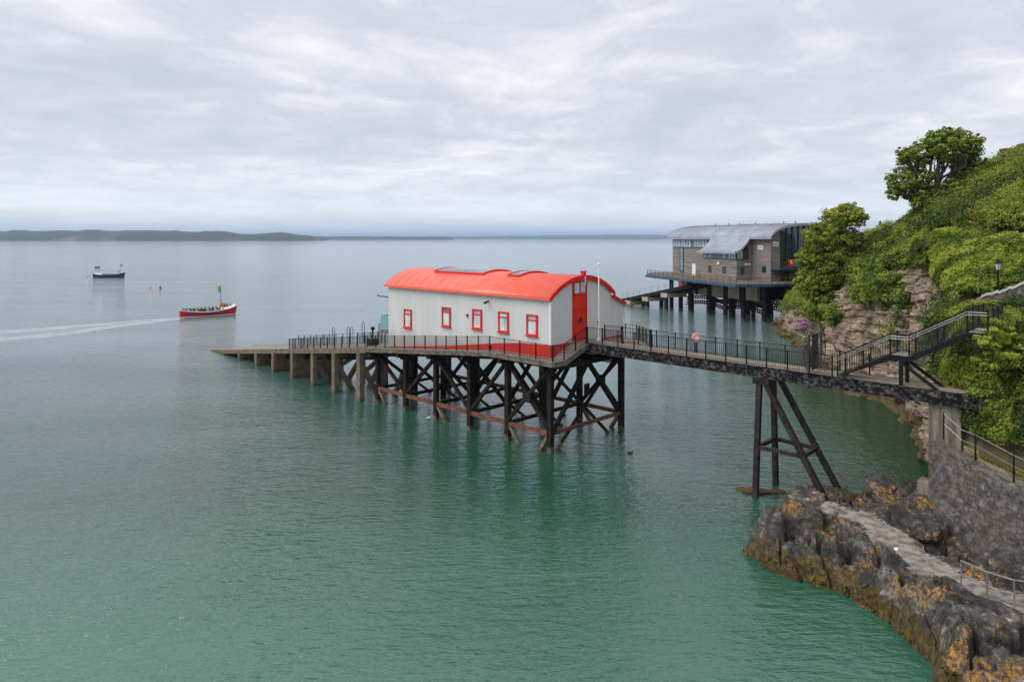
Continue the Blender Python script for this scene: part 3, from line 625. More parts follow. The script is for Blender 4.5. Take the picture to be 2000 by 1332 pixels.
CP=np.array([(11.2,34,.5),(12.0,33.6,.9),(12.9,34.3,2.3),(13,33,2.1),(13.2,35.3,1.9),(14,32.3,2.3),(14,34.2,2.1),(15,33.7,1.9),(15,31.5,2.4),(16,32.7,1.8),(15.8,30.3,2.3),(16.3,29,2.3),(17,31,1.6),(16.8,36.2,1.2),(17.6,35.2,1.35),(17.9,33.2,1.45),(17.9,31.2,1.5),(18.2,28.5,1.5),(19.0,26.8,1.5),(20.5,25,1.6),(16.8,27,2.0),(16.5,25,2.0),(17.6,26,1.7),(18.5,24,1.5),(17,22,1.8),(16,19,2),(19.5,34,2.2),(20,32,1.9),(20.6,30,2.1),(20.4,28.3,1.9),(21.5,27,2.2),(20,36.3,2.0),(21.2,35.3,2.2),(16,38.2,1.1),(17.5,39.6,.9),(19.5,39.1,.8),(15.2,39.2,.4),(22,33,2.2),(22,30,2.1),(21.6,37.3,1.6)])
CP[:,2]=np.where((CP[:,2]>1.6)&(CP[:,1]>27),1.6+(CP[:,2]-1.6)*.35,CP[:,2])
wt=0;hb=0
for x,y,z in CP:
    k=1/(((X_-x)**2+(Y_-y)**2)+.12)**1.9; wt=wt+k; hb=hb+k*z
hb=hb/wt
ang=R(62); ux=X_*math.cos(ang)-Y_*math.sin(ang)*-1; 
ca,sa=math.cos(R(-58)),math.sin(R(-58)); A1=X_*ca+Y_*sa; B1=-X_*sa+Y_*ca
wrp=(fbm(q3*.7,3,40)-.5)
f1,f2,r1,r2,r3,cx,cy=voro(np.stack([A1/2.3+wrp,B1/1.15+wrp],-1),5)
g1,g2,t1,t2_,t3,dx,dy=voro(np.stack([A1/.8+wrp*.6,B1/.45],-1),9)
blockh=(r1-.5)*1.1+((A1/2.3+wrp-cx)*(r2-.5)*1.2+(B1/1.15+wrp-cy)*(r3-.45)*1.3)-1.0*(1-sstep(0,.11,f2-f1))
small=(t1-.5)*.26+((A1/.8+wrp*.6-dx)*(t2_-.5)+(B1/.45-dy)*(t3-.5))*.28-.14*(1-sstep(0,.13,g2-g1))
h1,h2,w1,w2,w3,ex_,ey_=voro(np.stack([A1/.34+wrp*.5,B1/.2],-1),19)
tiny=(w1-.5)*.10+((A1/.34+wrp*.5-ex_)*(w2-.5)+(B1/.2-ey_)*(w3-.5))*.13
PATH=np.array([(16.4,36.3),(17.2,35.5),(17.9,34.0),(17.9,31.6),(18.1,29.6),(18.4,28.2),(19.2,26.9),(20.6,25.6),(22.5,24)])
pd=np.full(X_.shape,9.)
for a,b in zip(PATH[:-1],PATH[1:]):
    e=b-a; tt=np.clip(((X_-a[0])*e[0]+(Y_-a[1])*e[1])/(e@e),0,1); pd=np.minimum(pd,np.hypot(X_-a[0]-e[0]*tt,Y_-a[1]-e[1]*tt))
pm=sstep(.75,1.7,pd+(fbm(q3*1.3,3,3)-.5)*.8)
rocks=blockh*1.25+small*1.4+tiny+(fbm(q3*4,2,50)-.5)*.06; rocks=np.where(rocks>.35,.35+(rocks-.35)*.35,rocks)
full=np.where(pm<1,(1.44+(fbm(q3*1.5,3,4)-.5)*.12)*(1-pm)+(hb+rocks)*pm,hb+rocks)
rise=sstep(-.15,1.25,sd)**.75
Z_=-1.2+(full+1.2)*rise+ (sd<.9)*(fbm(q3*2.2,4,77)-.5)*.7*(rise>0)*(rise<.98)
co=np.stack([X_+(fbm(q3*2,3,60)-.5)*.15,Y_+(fbm(q3*2,3,61)-.5)*.15,Z_],-1); n0,n1=X_.shape; idx=np.arange(n0*n1).reshape(n0,n1)
q=np.stack([idx[:-1,:-1],idx[1:,:-1],idx[1:,1:],idx[:-1,1:]],-1).reshape(-1,4)
zq=co[...,2].ravel()[q].max(1); q=q[zq>-.6]
npmesh('shore_rocks',co.reshape(-1,3),q,M['rockfore'],kind='structure')
rng=np.random.default_rng(3); ii=rng.integers(2,n0-2,60000); jj=rng.integers(2,n1-2,60000); zz2=co[ii,jj,2]
pk=fbm(co[ii,jj]*1.2,3,88); k_=(zz2<.28+1.5*(pk-.5)*1.6)&(zz2>-.12); ii,jj=ii[k_],jj[k_]
ex=co[ii+1,jj]-co[ii-1,jj]; ey=co[ii,jj+1]-co[ii,jj-1]; nn3=np.cross(ex,ey); ar_=np.linalg.norm(nn3,axis=1); nn3/=ar_[:,None]
M['weedleaf']=leafm('olive_bladder_weed',(.014,.011,.004),(.080,.052,.008),(.22,.145,.022),1.4)
c_,q_,t_=leaves(co[ii,jj]+nn3*.05+rng.normal(size=(len(ii),3))*.03,nn3,.16,rng,rng.random(len(ii)),.5,.5)
npmesh('seaweed',c_,q_,M['weedleaf'],col=t_,kind='stuff')
# low path (slab laid between the rocks)
mb=MB(); pts=[];n=40
PI_=crom(PATH,np.linspace(0,len(PATH)-1,60))
L_=[];R__=[]
rg=random.Random(3)
for i in range(60):
    d=PI_[min(i+1,59)]-PI_[max(i-1,0)]; d/=np.linalg.norm(d); nrm_=np.array([-d[1],d[0]]); wd=.85+.5*i/60+.2*math.sin(i*.7)+rg.uniform(-.12,.12)
    L_.append((*(PI_[i]+nrm_*wd),1.50+rg.uniform(-.01,.01))); R__.append((*(PI_[i]-nrm_*wd),1.50+rg.uniform(-.01,.01)))
vs_=L_+R__; mb.add(vs_+[(a,b,c-.5) for a,b,c in vs_],[(i,i+60,i+61,i+1) for i in range(59)]+[(i,i+1,i+121,i+120) for i in range(59)]+[(i+60,i+180,i+181,i+61) for i in range(59)])
mb.build('low_path',M['pathc'],kind='structure')
mb=MB(); rg=random.Random(12)
for i in range(170):
    k=rg.randrange(3,58); sd_=rg.choice((-1,1)); a_=rg.uniform(.72,1.02); c=Vector((L_ if sd_>0 else R__)[k])*a_+Vector((*PI_[k],1.5))*(1-a_)
    bm=bmesh.new(); bmesh.ops.create_icosphere(bm,subdivisions=1,radius=rg.uniform(.035,.15)); sx,sy=rg.uniform(.7,1.4),rg.uniform(.7,1.3)
    c.z=1.5; mb.add([(c.x+v.co.x*sx*rg.uniform(.8,1.2),c.y+v.co.y*sy*rg.uniform(.8,1.2),c.z+v.co.z*.6*rg.uniform(.8,1.2)) for v in bm.verts],[[v.index for v in f.verts] for f in bm.faces]); bm.free()
mb.build('path_rubble',M['rockfore'],kind='stuff')
# weedy offshore stones under the trestle
def stone(name,label,c,r,mat,seed,sq=(1,1,.5)):
    bm=bmesh.new(); bmesh.ops.create_icosphere(bm,subdivisions=4,radius=1)
    co=np.array([v.co[:] for v in bm.verts]); f=1+(fbm(co*1.3+seed,4,seed)-.5)*1.1
    f1_,f2_,a_,b_,c_,_,_=voro(np.stack([co[:,0]*1.6+co[:,2],co[:,1]*1.6-co[:,2]],-1),seed); f+=(a_-.5)*.25
    co=co*f[:,None]*r*np.array(sq)+np.array(c)
    fs=[[v.index for v in fa.verts] for fa in bm.faces]; bm.free()
    m=MB(); m.add([tuple(x) for x in co],fs); return m.build(name,mat,loc=tuple(c),label=label,cat='rock')
stone('boulder','flat green-topped rock under the shoreward legs of the trestle',(19.3,40.6,.35),.95,M['rockfore'],5,(1.2,.9,.55))
stone('boulder','low weed-covered rock round the nearest foot of the trestle',(15.0,42.4,.0),.75,M['rockfore'],6,(1.3,.7,.3))
stone('boulder','small weedy rock just right of the nearest trestle foot',(16.3,42.2,.0),.55,M['rockfore'],9,(1.2,.7,.35))
stone('boulder','dark angular boulder between the low path and the stone retaining wall',(20.1,36.4,1.7),1.25,M['rockfore'],12,(1.1,.9,.85))
stone('boulder','dark block of rock beside the concrete buttress of the bridge pier',(21.2,35.0,2.0),.9,M['rockfore'],15,(.9,1,.8))
stone('boulder','brown boulder on the inland side of the low path',(19.6,32.4,1.8),.7,M['rockfore'],18,(1,1.1,.7))
# ============================================================ old lifeboat station: frame x=b (across), y=t (seaward)
C0=Vector((2.81,50,0)); u_=Vector((-.711,.7032,0)).normalized(); v_=Vector((.7032,.711,0)).normalized(); ROT=math.atan2(v_.y,v_.x)
def L(b,t,z): return C0+v_*b+u_*t+Vector((0,0,z))
def zd(t): return 6.93-.0975*max(0,t-5.4)
BL=20.3; BW=7.4; AW=9.0; ZE=11.3
def ybeam(mb,b0,b1,t0,t1,z0,z1): return mb.box(b0,t0,z0,b1,t1,z1,L)
bld=thing('lifeboat_house','pale grey sheet-clad old lifeboat house with curved red roof on the timber pier','building',L(0,0,6.9),ROT)
def arch(b,ze,rise,half,mid):
    k=(b-mid)/half; Rr=(half*half+rise*rise)/(2*rise); return ze-(Rr-rise)+math.sqrt(max(Rr*Rr-(b-mid)**2,0))
mid=BW/2
# side wall
mb=MB(); tsx=[0,5.4,12,BL]; 
def plz(t): return float(np.interp(t,[0,3.0,5.7,12.1,20.3],[7.85,7.75,7.42,6.5,5.55]))
mb.ext([L(0,0,plz(0)),L(0,3,plz(3)),L(0,5.7,plz(5.7)),L(0,12.1,plz(12.1)),L(0,BL,plz(BL)),L(0,BL,ZE),L(0,0,ZE)],v_*.15); mb.build('side_wall',M['wall'],bld)
# gable wall
n=24; g=[L(b,0.0,7.9 if b<5 else 7.9) for b in (BW,0)][::-1]
poly_=[L(0,.0,7.85),L(BW,.0,7.7)]+[L(BW-BW*i/n,.0,arch(BW-BW*i/n,ZE,1.45,mid,mid)-.02) for i in range(n+1)]
MB().ext(poly_,u_*.15).build('gable_wall',M['wall'],bld)
MB().ext([L(BW+.01,.0,7.6),L(AW,.0,7.6),L(AW,.0,10.4),L(BW+.01,.0,11.05)],u_*.15).build('aisle_wall',M['wall'],bld)
mb=MB(); ybeam(mb,AW-.15,AW,.16,BL,5.3,10.38); ybeam(mb,.16,AW-.16,BL-.15,BL-.002,5.3,10.3); 
mb.ext([L(.16,BL-.15,10.3),L(BW,BL-.15,10.3)]+[L(BW-BW*i/n if i<n else .16,BL-.15,arch(BW-BW*i/n,ZE,1.45,mid,mid)-.03) for i in range(n+1)],u_*.145); mb.build('rear_wall',M['wall'],bld)
mb=MB(); mb.beam(L(-.02,-.02,7.86),L(-.02,-.02,11.2),.16,.16,u_); mb.build('corner_trim',M['white'],bld)
# plinth
mb=MB(); ext_=[L(-.04,-.04,6.3)]+[L(-.04,t,zd(t)-.3) for t in (5.4,12,BL-.2)]+[L(-.04,t,plz(t)+.0) for t in (BL-.2,12.1,5.7,3.0)]+[L(-.04,-.04,7.86)]
mb.ext(ext_,v_*.15); ybeam(mb,.12,2.45,-.04,.11,6.75,7.6); ybeam(mb,4.9,AW,-.04,.11,7.3,7.6); ybeam(mb,5.0,AW-.02,-.035,.1,7.6,7.78); ybeam(mb,.12,2.4,-.04,.11,7.6,7.86); mb.build('plinth',M['plinth'],bld)
# roof: curved shell
mb=MB(); m_=28; top=[];bot=[]
for i in range(m_+1):
    b=-.28+(BW+.56)*i/m_; z=arch(b,ZE-.03,1.5,mid+.28,mid); top.append((b,z+.10)); bot.append((b,z-.02))
for (ta,tb) in ((-.22,BL+.35),):
    A=[L(b,ta,z) for b,z in top]+[L(b,tb,z) for b,z in top]+[L(b,ta,z) for b,z in bot]+[L(b,tb,z) for b,z in bot]; k=m_+1
    fs=[(i,i+1,k+i+1,k+i) for i in range(m_)]+[(2*k+i+1,2*k+i,3*k+i,3*k+i+1) for i in range(m_)]+[(i+1,i,2*k+i,2*k+i+1) for i in range(m_)]+[(k+i,k+i+1,3*k+i+1,3*k+i) for i in range(m_)]+[(0,k,3*k,2*k),(m_,2*k+m_,3*k+m_,k+m_)]
    mb.add(A,fs)
for i in range(1,17):     # lap seams of the roof sheets
    t_=i*BL/17
    for j in range(m_): mb.beam(L(top[j][0],t_,top[j][1]+.004),L(top[j+1][0],t_,top[j+1][1]+.004),.035,.012)
rf=mb.build('roof',M['roof_red'],bld)
for p in rf.data.polygons: p.use_smooth=(abs(p.normal.y)<.5 and p.area>.5)
# bargeboard
mb=MB()
for i in range(m_):
    (b0,z0),(b1,z1)=top[i],top[i+1]
    mb.ext([L(b0,-.25,z0+.02),L(b1,-.25,z1+.02),L(b1,-.25,z1-.34),L(b0,-.25,z0-.34)],u_*.06)
mb.build('bargeboard',M['red'],bld)
mb=MB(); ybeam(mb,-.34,-.26,-.2,BL+.3,ZE-.12,ZE-.0); mb.build('gutter',M['roof_red'],bld)
mb=MB(); mb.slab([L(BW-.05,-.2,11.18),L(AW+.2,-.2,10.42),L(AW+.2,BL+.2,10.42),L(BW-.05,BL+.2,11.18)],.12); mb.build('aisle_roof',M['roof_red'],bld)
mb=MB(); mb.ext([L(BW,-.24,11.2),L(AW+.22,-.24,10.43),L(AW+.22,-.24,10.2),L(BW,-.24,10.97)],u_*.035); mb.build('aisle_bargeboard',M['red'],bld)
mb=MB(); zt=top[m_//2][1]; ybeam(mb,mid-.12,mid+.12,-.28,.05,zt,zt+.28); ybeam(mb,mid-.17,mid+.17,-.33,.1,zt+.28,zt+.34); mb.build('finial',M['red'],bld)
mb=MB(); mb.tube(L(mid,-.3,zt-.05),L(mid,-.3,zt-.75),.035,8); mb.build('hanging_lamp',M['white'],bld)
# skylights following the roof curve
for (ta,tb,np_) in ((9.3,15.8,5),(5.0,6.3,1)):
    fr=MB(); gl=[]
    bs=[1.9+i*(5.3-1.9)/8 for i in range(9)]; zf=lambda b:arch(b,ZE-.03,1.5,mid+.28,mid)+.10
    for tt_ in (ta,tb):
        for j in range(8): fr.beam(L(bs[j],tt_,zf(bs[j])+.08),L(bs[j+1],tt_,zf(bs[j+1])+.08),.09,.18)
    for b in (bs[0],bs[-1]): fr.beam(L(b,ta,zf(b)+.08),L(b,tb,zf(b)+.08),.09,.2)
    so_=fr.build('skylight_frame',M['rust'] if 0 else M['frame_red'],bld)
    for k in range(np_):
        a=ta+.08+(tb-ta-.16)*k/np_; c=ta+.08+(tb-ta-.16)*(k+1)/np_-.07; g=MB()
        A=[L(b,a,zf(b)+.13) for b in bs]+[L(b,c,zf(b)+.13) for b in bs]; g.add(A,[(i,i+1,i+10,i+9) for i in range(8)]); g.build('pane',M['skyglass'],so_)
# windows
wi=-1
for (t0,z0,z1) in ((1.79,8.4,10.0),(4.85,8.37,9.98),(7.9,8.33,9.95),(11.8,8.18,9.84),(17.25,7.58,9.27)):
    wi+=1; hw=.56; f=MB(); o_=-.11
    def bx(b0,b1,ta,tb,za,zb): f.box(b0,ta,za,b1,tb,zb,L)
    bx(o_,.02,t0-hw,t0-hw+.13,z0,z1); bx(o_,.02,t0+hw-.13,t0+hw,z0,z1); bx(o_,.02,t0-hw+.13,t0+hw-.13,z1-.12,z1); bx(o_,.02,t0-hw+.13,t0+hw-.13,z0,z0+.13)
    bx(o_+.02,.02,t0-hw+.13,t0+hw-.13,z1-.47,z1-.38); bx(o_-.07,.02,t0-hw-.06,t0+hw+.06,z0-.07,z0-.002)
    wd=f.build('window',M['frame_red'],bld)
    g=MB(); g.box(-.03,t0-hw+.13,z1-.38,-.012,t0+hw-.13,z1-.12,L); g.build('pane',M[['glass_pale','blind','glass_pale','glass_blue','blind'][wi]],wd); g=MB(); g.box(-.03,t0-hw+.13,z0+.13,-.012,t0+hw-.13,z1-.47,L); g.build('pane',M['blind'],wd)  # upper panes differ in tone: reflections painted as glass and blind colours
    if wi in (1,3): g=MB(); g.box(-.035,t0-hw+.14,z0+.14,-.031,t0-.12*wi+.1,z1-.5,L); g.build('curtain',M['glass_pale'],wd)
# door
d=MB(); d.box(2.58,-.05,7.9,4.12,-.002,12.45,L); d.box(2.5,-.1,7.9,2.58,-.002,12.3,L); d.box(4.12,-.1,7.9,4.2,-.002,12.42,L)
d.box(2.7,-.09,7.98,4.0,-.051,9.0,L); d.box(2.6,-.1,10.35,4.1,-.051,10.45,L); d.box(2.6,-.1,11.35,4.1,-.051,11.5,L); d.box(3.3,-.1,11.5,3.42,-.051,12.4,L)
dr=d.build('door',M['red'],bld)
g=MB(); g.box(2.72,-.07,11.52,3.28,-.052,12.3,L); g.box(3.44,-.07,11.52,3.98,-.052,12.35,L); g.build('pane',M['glass_pale'],dr)
g=MB(); g.tube(L(3.35,-.09,9.45),L(3.35,-.05,9.45),.24,20); g.build('porthole',M['glass_dark'],dr)
g=MB(); g.torus(L(3.35,-.1,9.45),u_,.27,.04,20,6); g.build('porthole_ring',M['red'],dr)
g=MB(); g.box(3.85,-.16,8.9,3.9,-.1,9.15,L); g.build('handle',M['steel'],dr)
# fittings on the walls
mb=MB(); mb.beam(L(-.02,6.6,10.7),L(-.4,6.5,10.62),.1,.1); mb.boxa(L(-.45,6.5,10.58),v_*.12,u_*.07,Vector((0,0,.07))); mb.build('security_camera',M['black'],bld)
mb=MB(); mb.boxa(L(-.06,9.1,9.35),v_*.06,u_*.07,Vector((0,0,.1))); mb.build('wall_lamp',M['black'],bld)
mb=MB(); mb.box(-.14,6.2,6.95,-.042,6.45,7.2,L); mb.build('plinth_vent',M['black'],bld)
mb=MB(); mb.tube(L(-.0,BL,10.2),L(-.1,BL+1.6,10.2),.05,6); mb.tube(L(-.1,BL+1.6,10.2),L(-.1,BL+1.6,10.42),.04,6); mb.build('wall_bracket',M['black'],bld)
# seaward balcony and glass screen
mb=MB(); mb.slab([L(.5,BL+.01,6.9),L(6.5,BL+.01,6.9),L(6.5,BL+2.0,6.9),L(.5,BL+2.0,6.9)],.25); mb.build('balcony',M['fascia'],bld)
mb=MB(); mb.box(.5,BL+1.96,6.95,6.5,BL+2.0,8.3,L); mb.box(.5,BL+.05,6.95,.54,BL+1.95,8.3,L); mb.build('glass_screen',M['screen'],bld)
# ------------------------------------------------------------ timber platform
pl=thing('pier_platform','dark timber trestle platform standing in the sea under the red-roofed house','pier',L(0,0,0),ROT)
ft=[-1.15,0.0,5.4,12,18,22.6]
mb=MB(); BB=(-1.05,9.6)
mb.slab([L(-1.05,t,zd(t)) for t in ft[1:]]+[L(9.6,t,zd(t)-.0) for t in ft[1:][::-1]],.12) if 0 else None
for a,b in zip(ft[1:-1],ft[2:]): mb.slab([L(-1.05,a,zd(a)),L(9.6,a,zd(a)),L(9.6,b,zd(b)),L(-1.05,b,zd(b))],.12)
mb.slab([L(-1.05,-1.15,6.93),L(.2,-1.2,6.93),L(.2,-.001,6.93),L(-1.05,-.001,6.93)],.12)
mb.slab([L(.2,-1.2,6.93),L(2.55,-1.25,7.86),L(2.55,-.045,7.86),L(.2,-.045,6.93)],.12)
mb.slab([L(2.55,-1.25,7.88),L(4.62,-1.25,7.88),L(4.62,-.045,7.88),L(2.55,-.045,7.88)],.12)
mb.slab([L(4.63,-5.2,7.86),L(5.1,-5.3,7.86),L(9.2,-1.3,7.5),L(9.2,-.05,7.5),L(4.63,-.05,7.86)],.12)
mb.build('deck',M['deck'],pl)
mb=MB()
e=[L(9.6,-0.0,6.85)]
edge=[L(-1.08,22.6,zd(22.6)),L(-1.08,12,zd(12)),L(-1.08,5.4,zd(5.4)),L(-1.08,-1.18,6.93)]; 
for a,b in zip(edge[:-1],edge[1:]): mb.beam(a-Vector((0,0,.2)),b-Vector((0,0,.2)),.16,.36)
edge=[L(-1.08,-1.2,6.93),L(.2,-1.25,6.93),L(2.6,-1.3,7.86),L(2.75,-1.3,7.86)]
for a,b in zip(edge[:-1],edge[1:]): mb.beam(a-Vector((0,0,.2)),b-Vector((0,0,.2)),.16,.36)
mb.build('edge_beam',M['fascia'],pl)
MB().beam(L(9.25,-1.3,7.35),L(5.1,-5.35,7.7),.14,.3).build('edge_beam',M['fascia'],pl)
TB=[0,4.4,8.8,13.2,17.6,22.0]; zb=1.4
mb=MB()
for b in (0.0,4.4,8.8):
    mb.beam(L(b,-.6,6.45),L(b,5.4,6.45),.34,.5); mb.beam(L(b,5.4,6.45),L(b,22.4,zd(22.4)-.5),.34,.5)
for b in (2.2,6.6,-.8): mb.beam(L(b,-.9,6.66),L(b,5.4,6.66),.2,.26); mb.beam(L(b,5.4,6.66),L(b,22.4,zd(22.4)-.27),.2,.26)
mb.beam(L(3,-1.0,7.5),L(9.1,-.7,7.1),.25,.5); mb.beam(L(0,-.85,6.4),L(9,-.85,6.4),.2,.4)
mb.build('longitudinal_beam',M['pile'],pl)
for i,t_ in enumerate(TB):
    zt=zd(t_)-.5
    mb=MB(); mb.beam(L(-1.0,t_,zt-.1),L(9.5,t_,zt-.1),.36,.4); 
    for b in (0,8.8): mb.boxa(L(b,t_,zt-.42),v_*.5,u_*.22,Vector((0,0,.11)))
    mb.build('cross_beam',M['pile'],pl)
    for b in ((0,8.8) if i==0 else (0,4.4,8.8)):
        mb=MB(); mb.beam(L(b,t_,-2),L(b,t_,zt-.3),.40,.40,u_); mb.build('post',M['pile'],pl)
    mb=MB(); mb.beam(L(0,t_,zb-.02),L(8.8,t_,zb-.02),.22,.26); mb.build('lower_cross_beam',M['rust'] if i==0 else M['pile'],pl)
    # transverse diagonals
    def br(p0,p1,w=.27,m='pile'):
        mb=MB(); mb.beam(p0,p1,w,w); mb.build('brace',M[m],pl)
    o_=.16
    if i==0:
        br(L(4.4,t_-.05,zt-.2),L(.15,t_-.05,zb)); br(L(4.4,t_+.12,zt-.2),L(8.7,t_+.12,zb))
        br(L(8.7,t_+.28,zt-.3),L(.3,t_+.4,zb-2.2),.2); br(L(.2,t_+.3,zt-.3),L(8.5,t_+.3,zb-2.4),.2)
        mb=MB(); mb.boxa(L(4.4,t_+.1,zb+2.6),v_*.3,u_*.05,Vector((0,0,.4))); mb.build('gusset',M['pile'],pl)
    else:
        br(L(.1,t_+.1,zt-.2),L(4.3,t_+.1,zb)); br(L(8.7,t_+.1,zt-.2),L(4.5,t_+.1,zb)); br(L(4.4,t_-.1,zb),L(7.6,t_-.1,-1.0),.2)
# long-side diagonals and rusty wale
for b in (0,4.4,8.8):
    s_=-.2 if b==0 else .2
    def zt(t): return zd(t)-.8
    def br(a,za,c,zc,w=.26,off=0): 
        mb=MB(); mb.beam(L(b+off,a,za),L(b+off,c,zc),w,w,v_); mb.build('brace',M['pile'],pl)
    if b!=4.4:
        br(4.4,zt(4.4),0,zb+.1,off=0.02); br(0,zt(0),4.4,zb+.1,off=s_*.8)
        mb=MB(); mb.boxa(L(b+s_*.5,2.2,(zt(2)+zb)/2),v_*.18,u_*.38,Vector((0,0,.38))); mb.build('gusset',M['pile'],pl)
    if b==4.4: continue
    br(4.5,zt(4.4),8.8,zb+.1); br(13.2,zt(13.2),8.8,zb+.1,off=.03); br(13.3,zt(13.2),17.6,zb+.1); br(22,zt(22),17.6,zb+.1,off=.03)
    if b!=4.4:
        for t_,dr_ in ((.1,1.3),(4.3,-1.6),(13.1,-1.6),(21.9,-1.6)):
            mb=MB(); mb.beam(L(b,t_,zb),L(b,t_+dr_,-.6),.26,.26,v_); mb.build('foot_brace',M['slip_conc'],pl)
    mb=MB(); mb.beam(L(b-.06 if b==0 else b,.0,zb),L(b-.06 if b==0 else b,22,zb),.24,.30); mb.build('wale',M['rust'],pl)
# ------------------------------------------------------------ railings
def railing(label,pts,h=1.15,sp=1.45,bs=.13,mat='black',parent=None,mid=False,r=.035,pr=.03,name='railing',bars=True,loc=None,group=None):
    pts=[Vector(p) for p in pts]; r0=thing(name,label,'railing',loc or pts[0],group=group)
    up=Vector((0,0,h)); ra=MB()
    for a,b in zip(pts[:-1],pts[1:]):
        ra.beam(a+up,b+up,pr*1.6,pr)
        if bars: ra.beam(a+Vector((0,0,.1)),b+Vector((0,0,.1)),pr,pr)
        if mid: ra.beam(a+up*.52,b+up*.52,pr,pr)
    ra.build('rail',M[mat],r0)
    for k,(a,b) in enumerate(zip(pts[:-1],pts[1:])):
        L_=(b-a).length; n=max(1,round(L_/sp))
        for i in range(n+ (1 if k==len(pts)-2 else 0)):
            p=a+(b-a)*i/n; mb=MB(); mb.beam(p-Vector((0,0,.15)),p+up+Vector((0,0,.05)),r*2,r*2); mb.build('post',M[mat],r0)
        if bars:
            for i in range(n):
                m=int((L_/n)/bs); mb=MB()
                for j in range(1,m):
                    p=a+(b-a)*(i+j/m)/n; mb.beam(p+Vector((0,0,.1)),p+up,.018,.018)
                if m>1: mb.build('baluster_panel',M['bar'],r0)
    return r0
railing('black railing along the landward-facing long side of the house platform',[L(-1.0,22.4,zd(22.4)),L(-1.0,12,zd(12)),L(-1.0,5.4,6.93),L(-1.0,-1.1,6.93)])
railing('short black railing ramping up across the gable end past the red door',[L(-.98,-1.12,6.93),L(.2,-1.15,6.93),L(2.7,-1.2,7.88)],sp=1.3)
# ------------------------------------------------------------ slipway
s0=L(-1,22.5,0); u2=Vector((-.6765,.7364,0)).normalized(); v2=Vector((u2.y,-u2.x,0))
def SL(b,s,z): return s0+v2*b+u2*s+Vector((0,0,z))
zs=lambda s:5.25-.125*s
sw=thing('slipway','long sloping concrete and timber slipway running from the old house down into the sea','slipway',SL(0,0,0),math.atan2(v2.y,v2.x))
mb=MB(); mb.slab([SL(0,0.02,zs(0)),SL(6,0.02,zs(0)),SL(6,50,zs(50)),SL(0,50,zs(50))],.18); mb.build('slip_deck',M['deck'],sw)
mb=MB()
for b in (.0,6.0): mb.beam(SL(b,0,zs(0)-.22),SL(b,49,zs(49)-.22),.3,.5)
mb.build('kerb_beam',M['slip_conc'],sw)
mb=MB()
for b in (1.6,4.4): mb.beam(SL(b,0,zs(0)-.75),SL(b,44,zs(44)-.75),.45,1.1)
mb.build('keel_beam',M['pile'],sw)
for i,s_ in enumerate([1.2,6.2,10.9,15.9,21,26,31.4,37]):
    zt=zs(s_)-.45; mb=MB(); mb.beam(SL(-.2,s_,zt-.2),SL(6.2,s_,zt-.2),.55,.55)
    mb.beam(SL(0.05,s_,-2),SL(0.05,s_,zt-.1),.5,.62,u2); mb.beam(SL(5.9,s_,-2),SL(5.9,s_,zt-.1),.5,.62,u2)
    if i<3: mb.beam(SL(.2,s_,zt-1.1),SL(2.6,s_,-1),.4,.45); mb.beam(SL(5.8,s_,zt-1.1),SL(3.4,s_,-1),.4,.45); mb.beam(SL(0,s_,2.4),SL(3,s_,zt-.3),.35,.35)
    else: mb.box(0,0,0,0,0,0) if 0 else mb.beam(SL(0.3,s_,zt*.5-.8),SL(5.7,s_,zt*.5-.8),.35,zt+1.5)
    mb.build('pier_bent',M['slip_conc'],sw)
railing('black railing along the upper near edge of the slipway',[SL(.05,.3,zs(.3)),SL(.05,17,zs(17))],sp=1.6)
railing('plain grey rail along the far lower side of the slipway',[SL(5.9,12,zs(12)),SL(5.9,27,zs(27))],sp=1.7,bars=False,mid=True,mat='bar')
railing('black barred railing on the upper far side of the slipway',[SL(5.9,.2,zs(0)),SL(5.9,12,zs(12))],sp=1.5)
railing('cross railing closing the slipway below the house',[SL(.4,16.8,zs(17)),SL(5.6,16.8,zs(17))],sp=1.3,mat='bar')
for i,(s_,b_) in enumerate(((13.5,3.6),(11.2,4.6),(9.8,3.4),(8.0,4.2),(5.6,4.8),(4.4,4.2))):
    mb=MB(); h=[2.0,1.9,1.95,2.35,2.1,2.1][i]; p=SL(b_,s_,zs(s_)); q_=SL(b_+.05,s_-.42,zs(s_))
    arc=[p,p+Vector((0,0,h-.15))]+[p+(q_-p)*(.5-.5*math.cos(math.pi*k/6))+Vector((0,0,h-.15+.2*math.sin(math.pi*k/6))) for k in range(1,6)]+[q_+Vector((0,0,h-.15)),q_]
    mb.path(arc,.035,5); mb.build('mooring_hoop',M['bar'],loc=tuple(p),label='thin bent metal hoop on the slipway, %s from the left of the six'%['first','second','third','fourth','fifth','sixth'][i],cat='hoop',group='metal hoops standing on the slipway')
mb=MB(); p=SL(2.5,3,zs(3)); mb.boxa(p+Vector((0,0,.35)),u2*.5,v2*.4,Vector((0,0,.35))); mb.tube(p+Vector((0,0,.7)),p+Vector((0,0,1.7)),.09,8); mb.boxa(p+Vector((0,0,1.75)),u2*.2,v2*.12,Vector((0,0,.14)))
mb.build('winch',M['black'],loc=tuple(p),label='dark winch with upright post on the top of the slipway',cat='winch')
# flagpole
fp=L(4.35,-1.1,7.88)
mb=MB(); mb.tube(fp,fp+Vector((0,0,5.75)),.075,10,.045); r_=thing('flagpole','slim white flagpole in front of the gable of the old lifeboat house','flagpole',fp); mb.build('pole',M['white'],r_)
mb=MB(); mb.lathe(fp+Vector((0,0,5.74)),[(.02,0),(.09,.05),(.11,.12),(.08,.19),(.02,.22)],10); mb.build('truck',M['white'],r_)
mb=MB(); mb.lathe(fp,[(.16,0),(.16,.12),(.1,.3)],10); mb.build('base',M['white'],r_); mb=MB(); mb.beam(fp+Vector((-.1,-.08,1.25)),fp+Vector((-.1,-.08,1.5)),.06,.06); mb.build('cleat',M['steel'],r_)
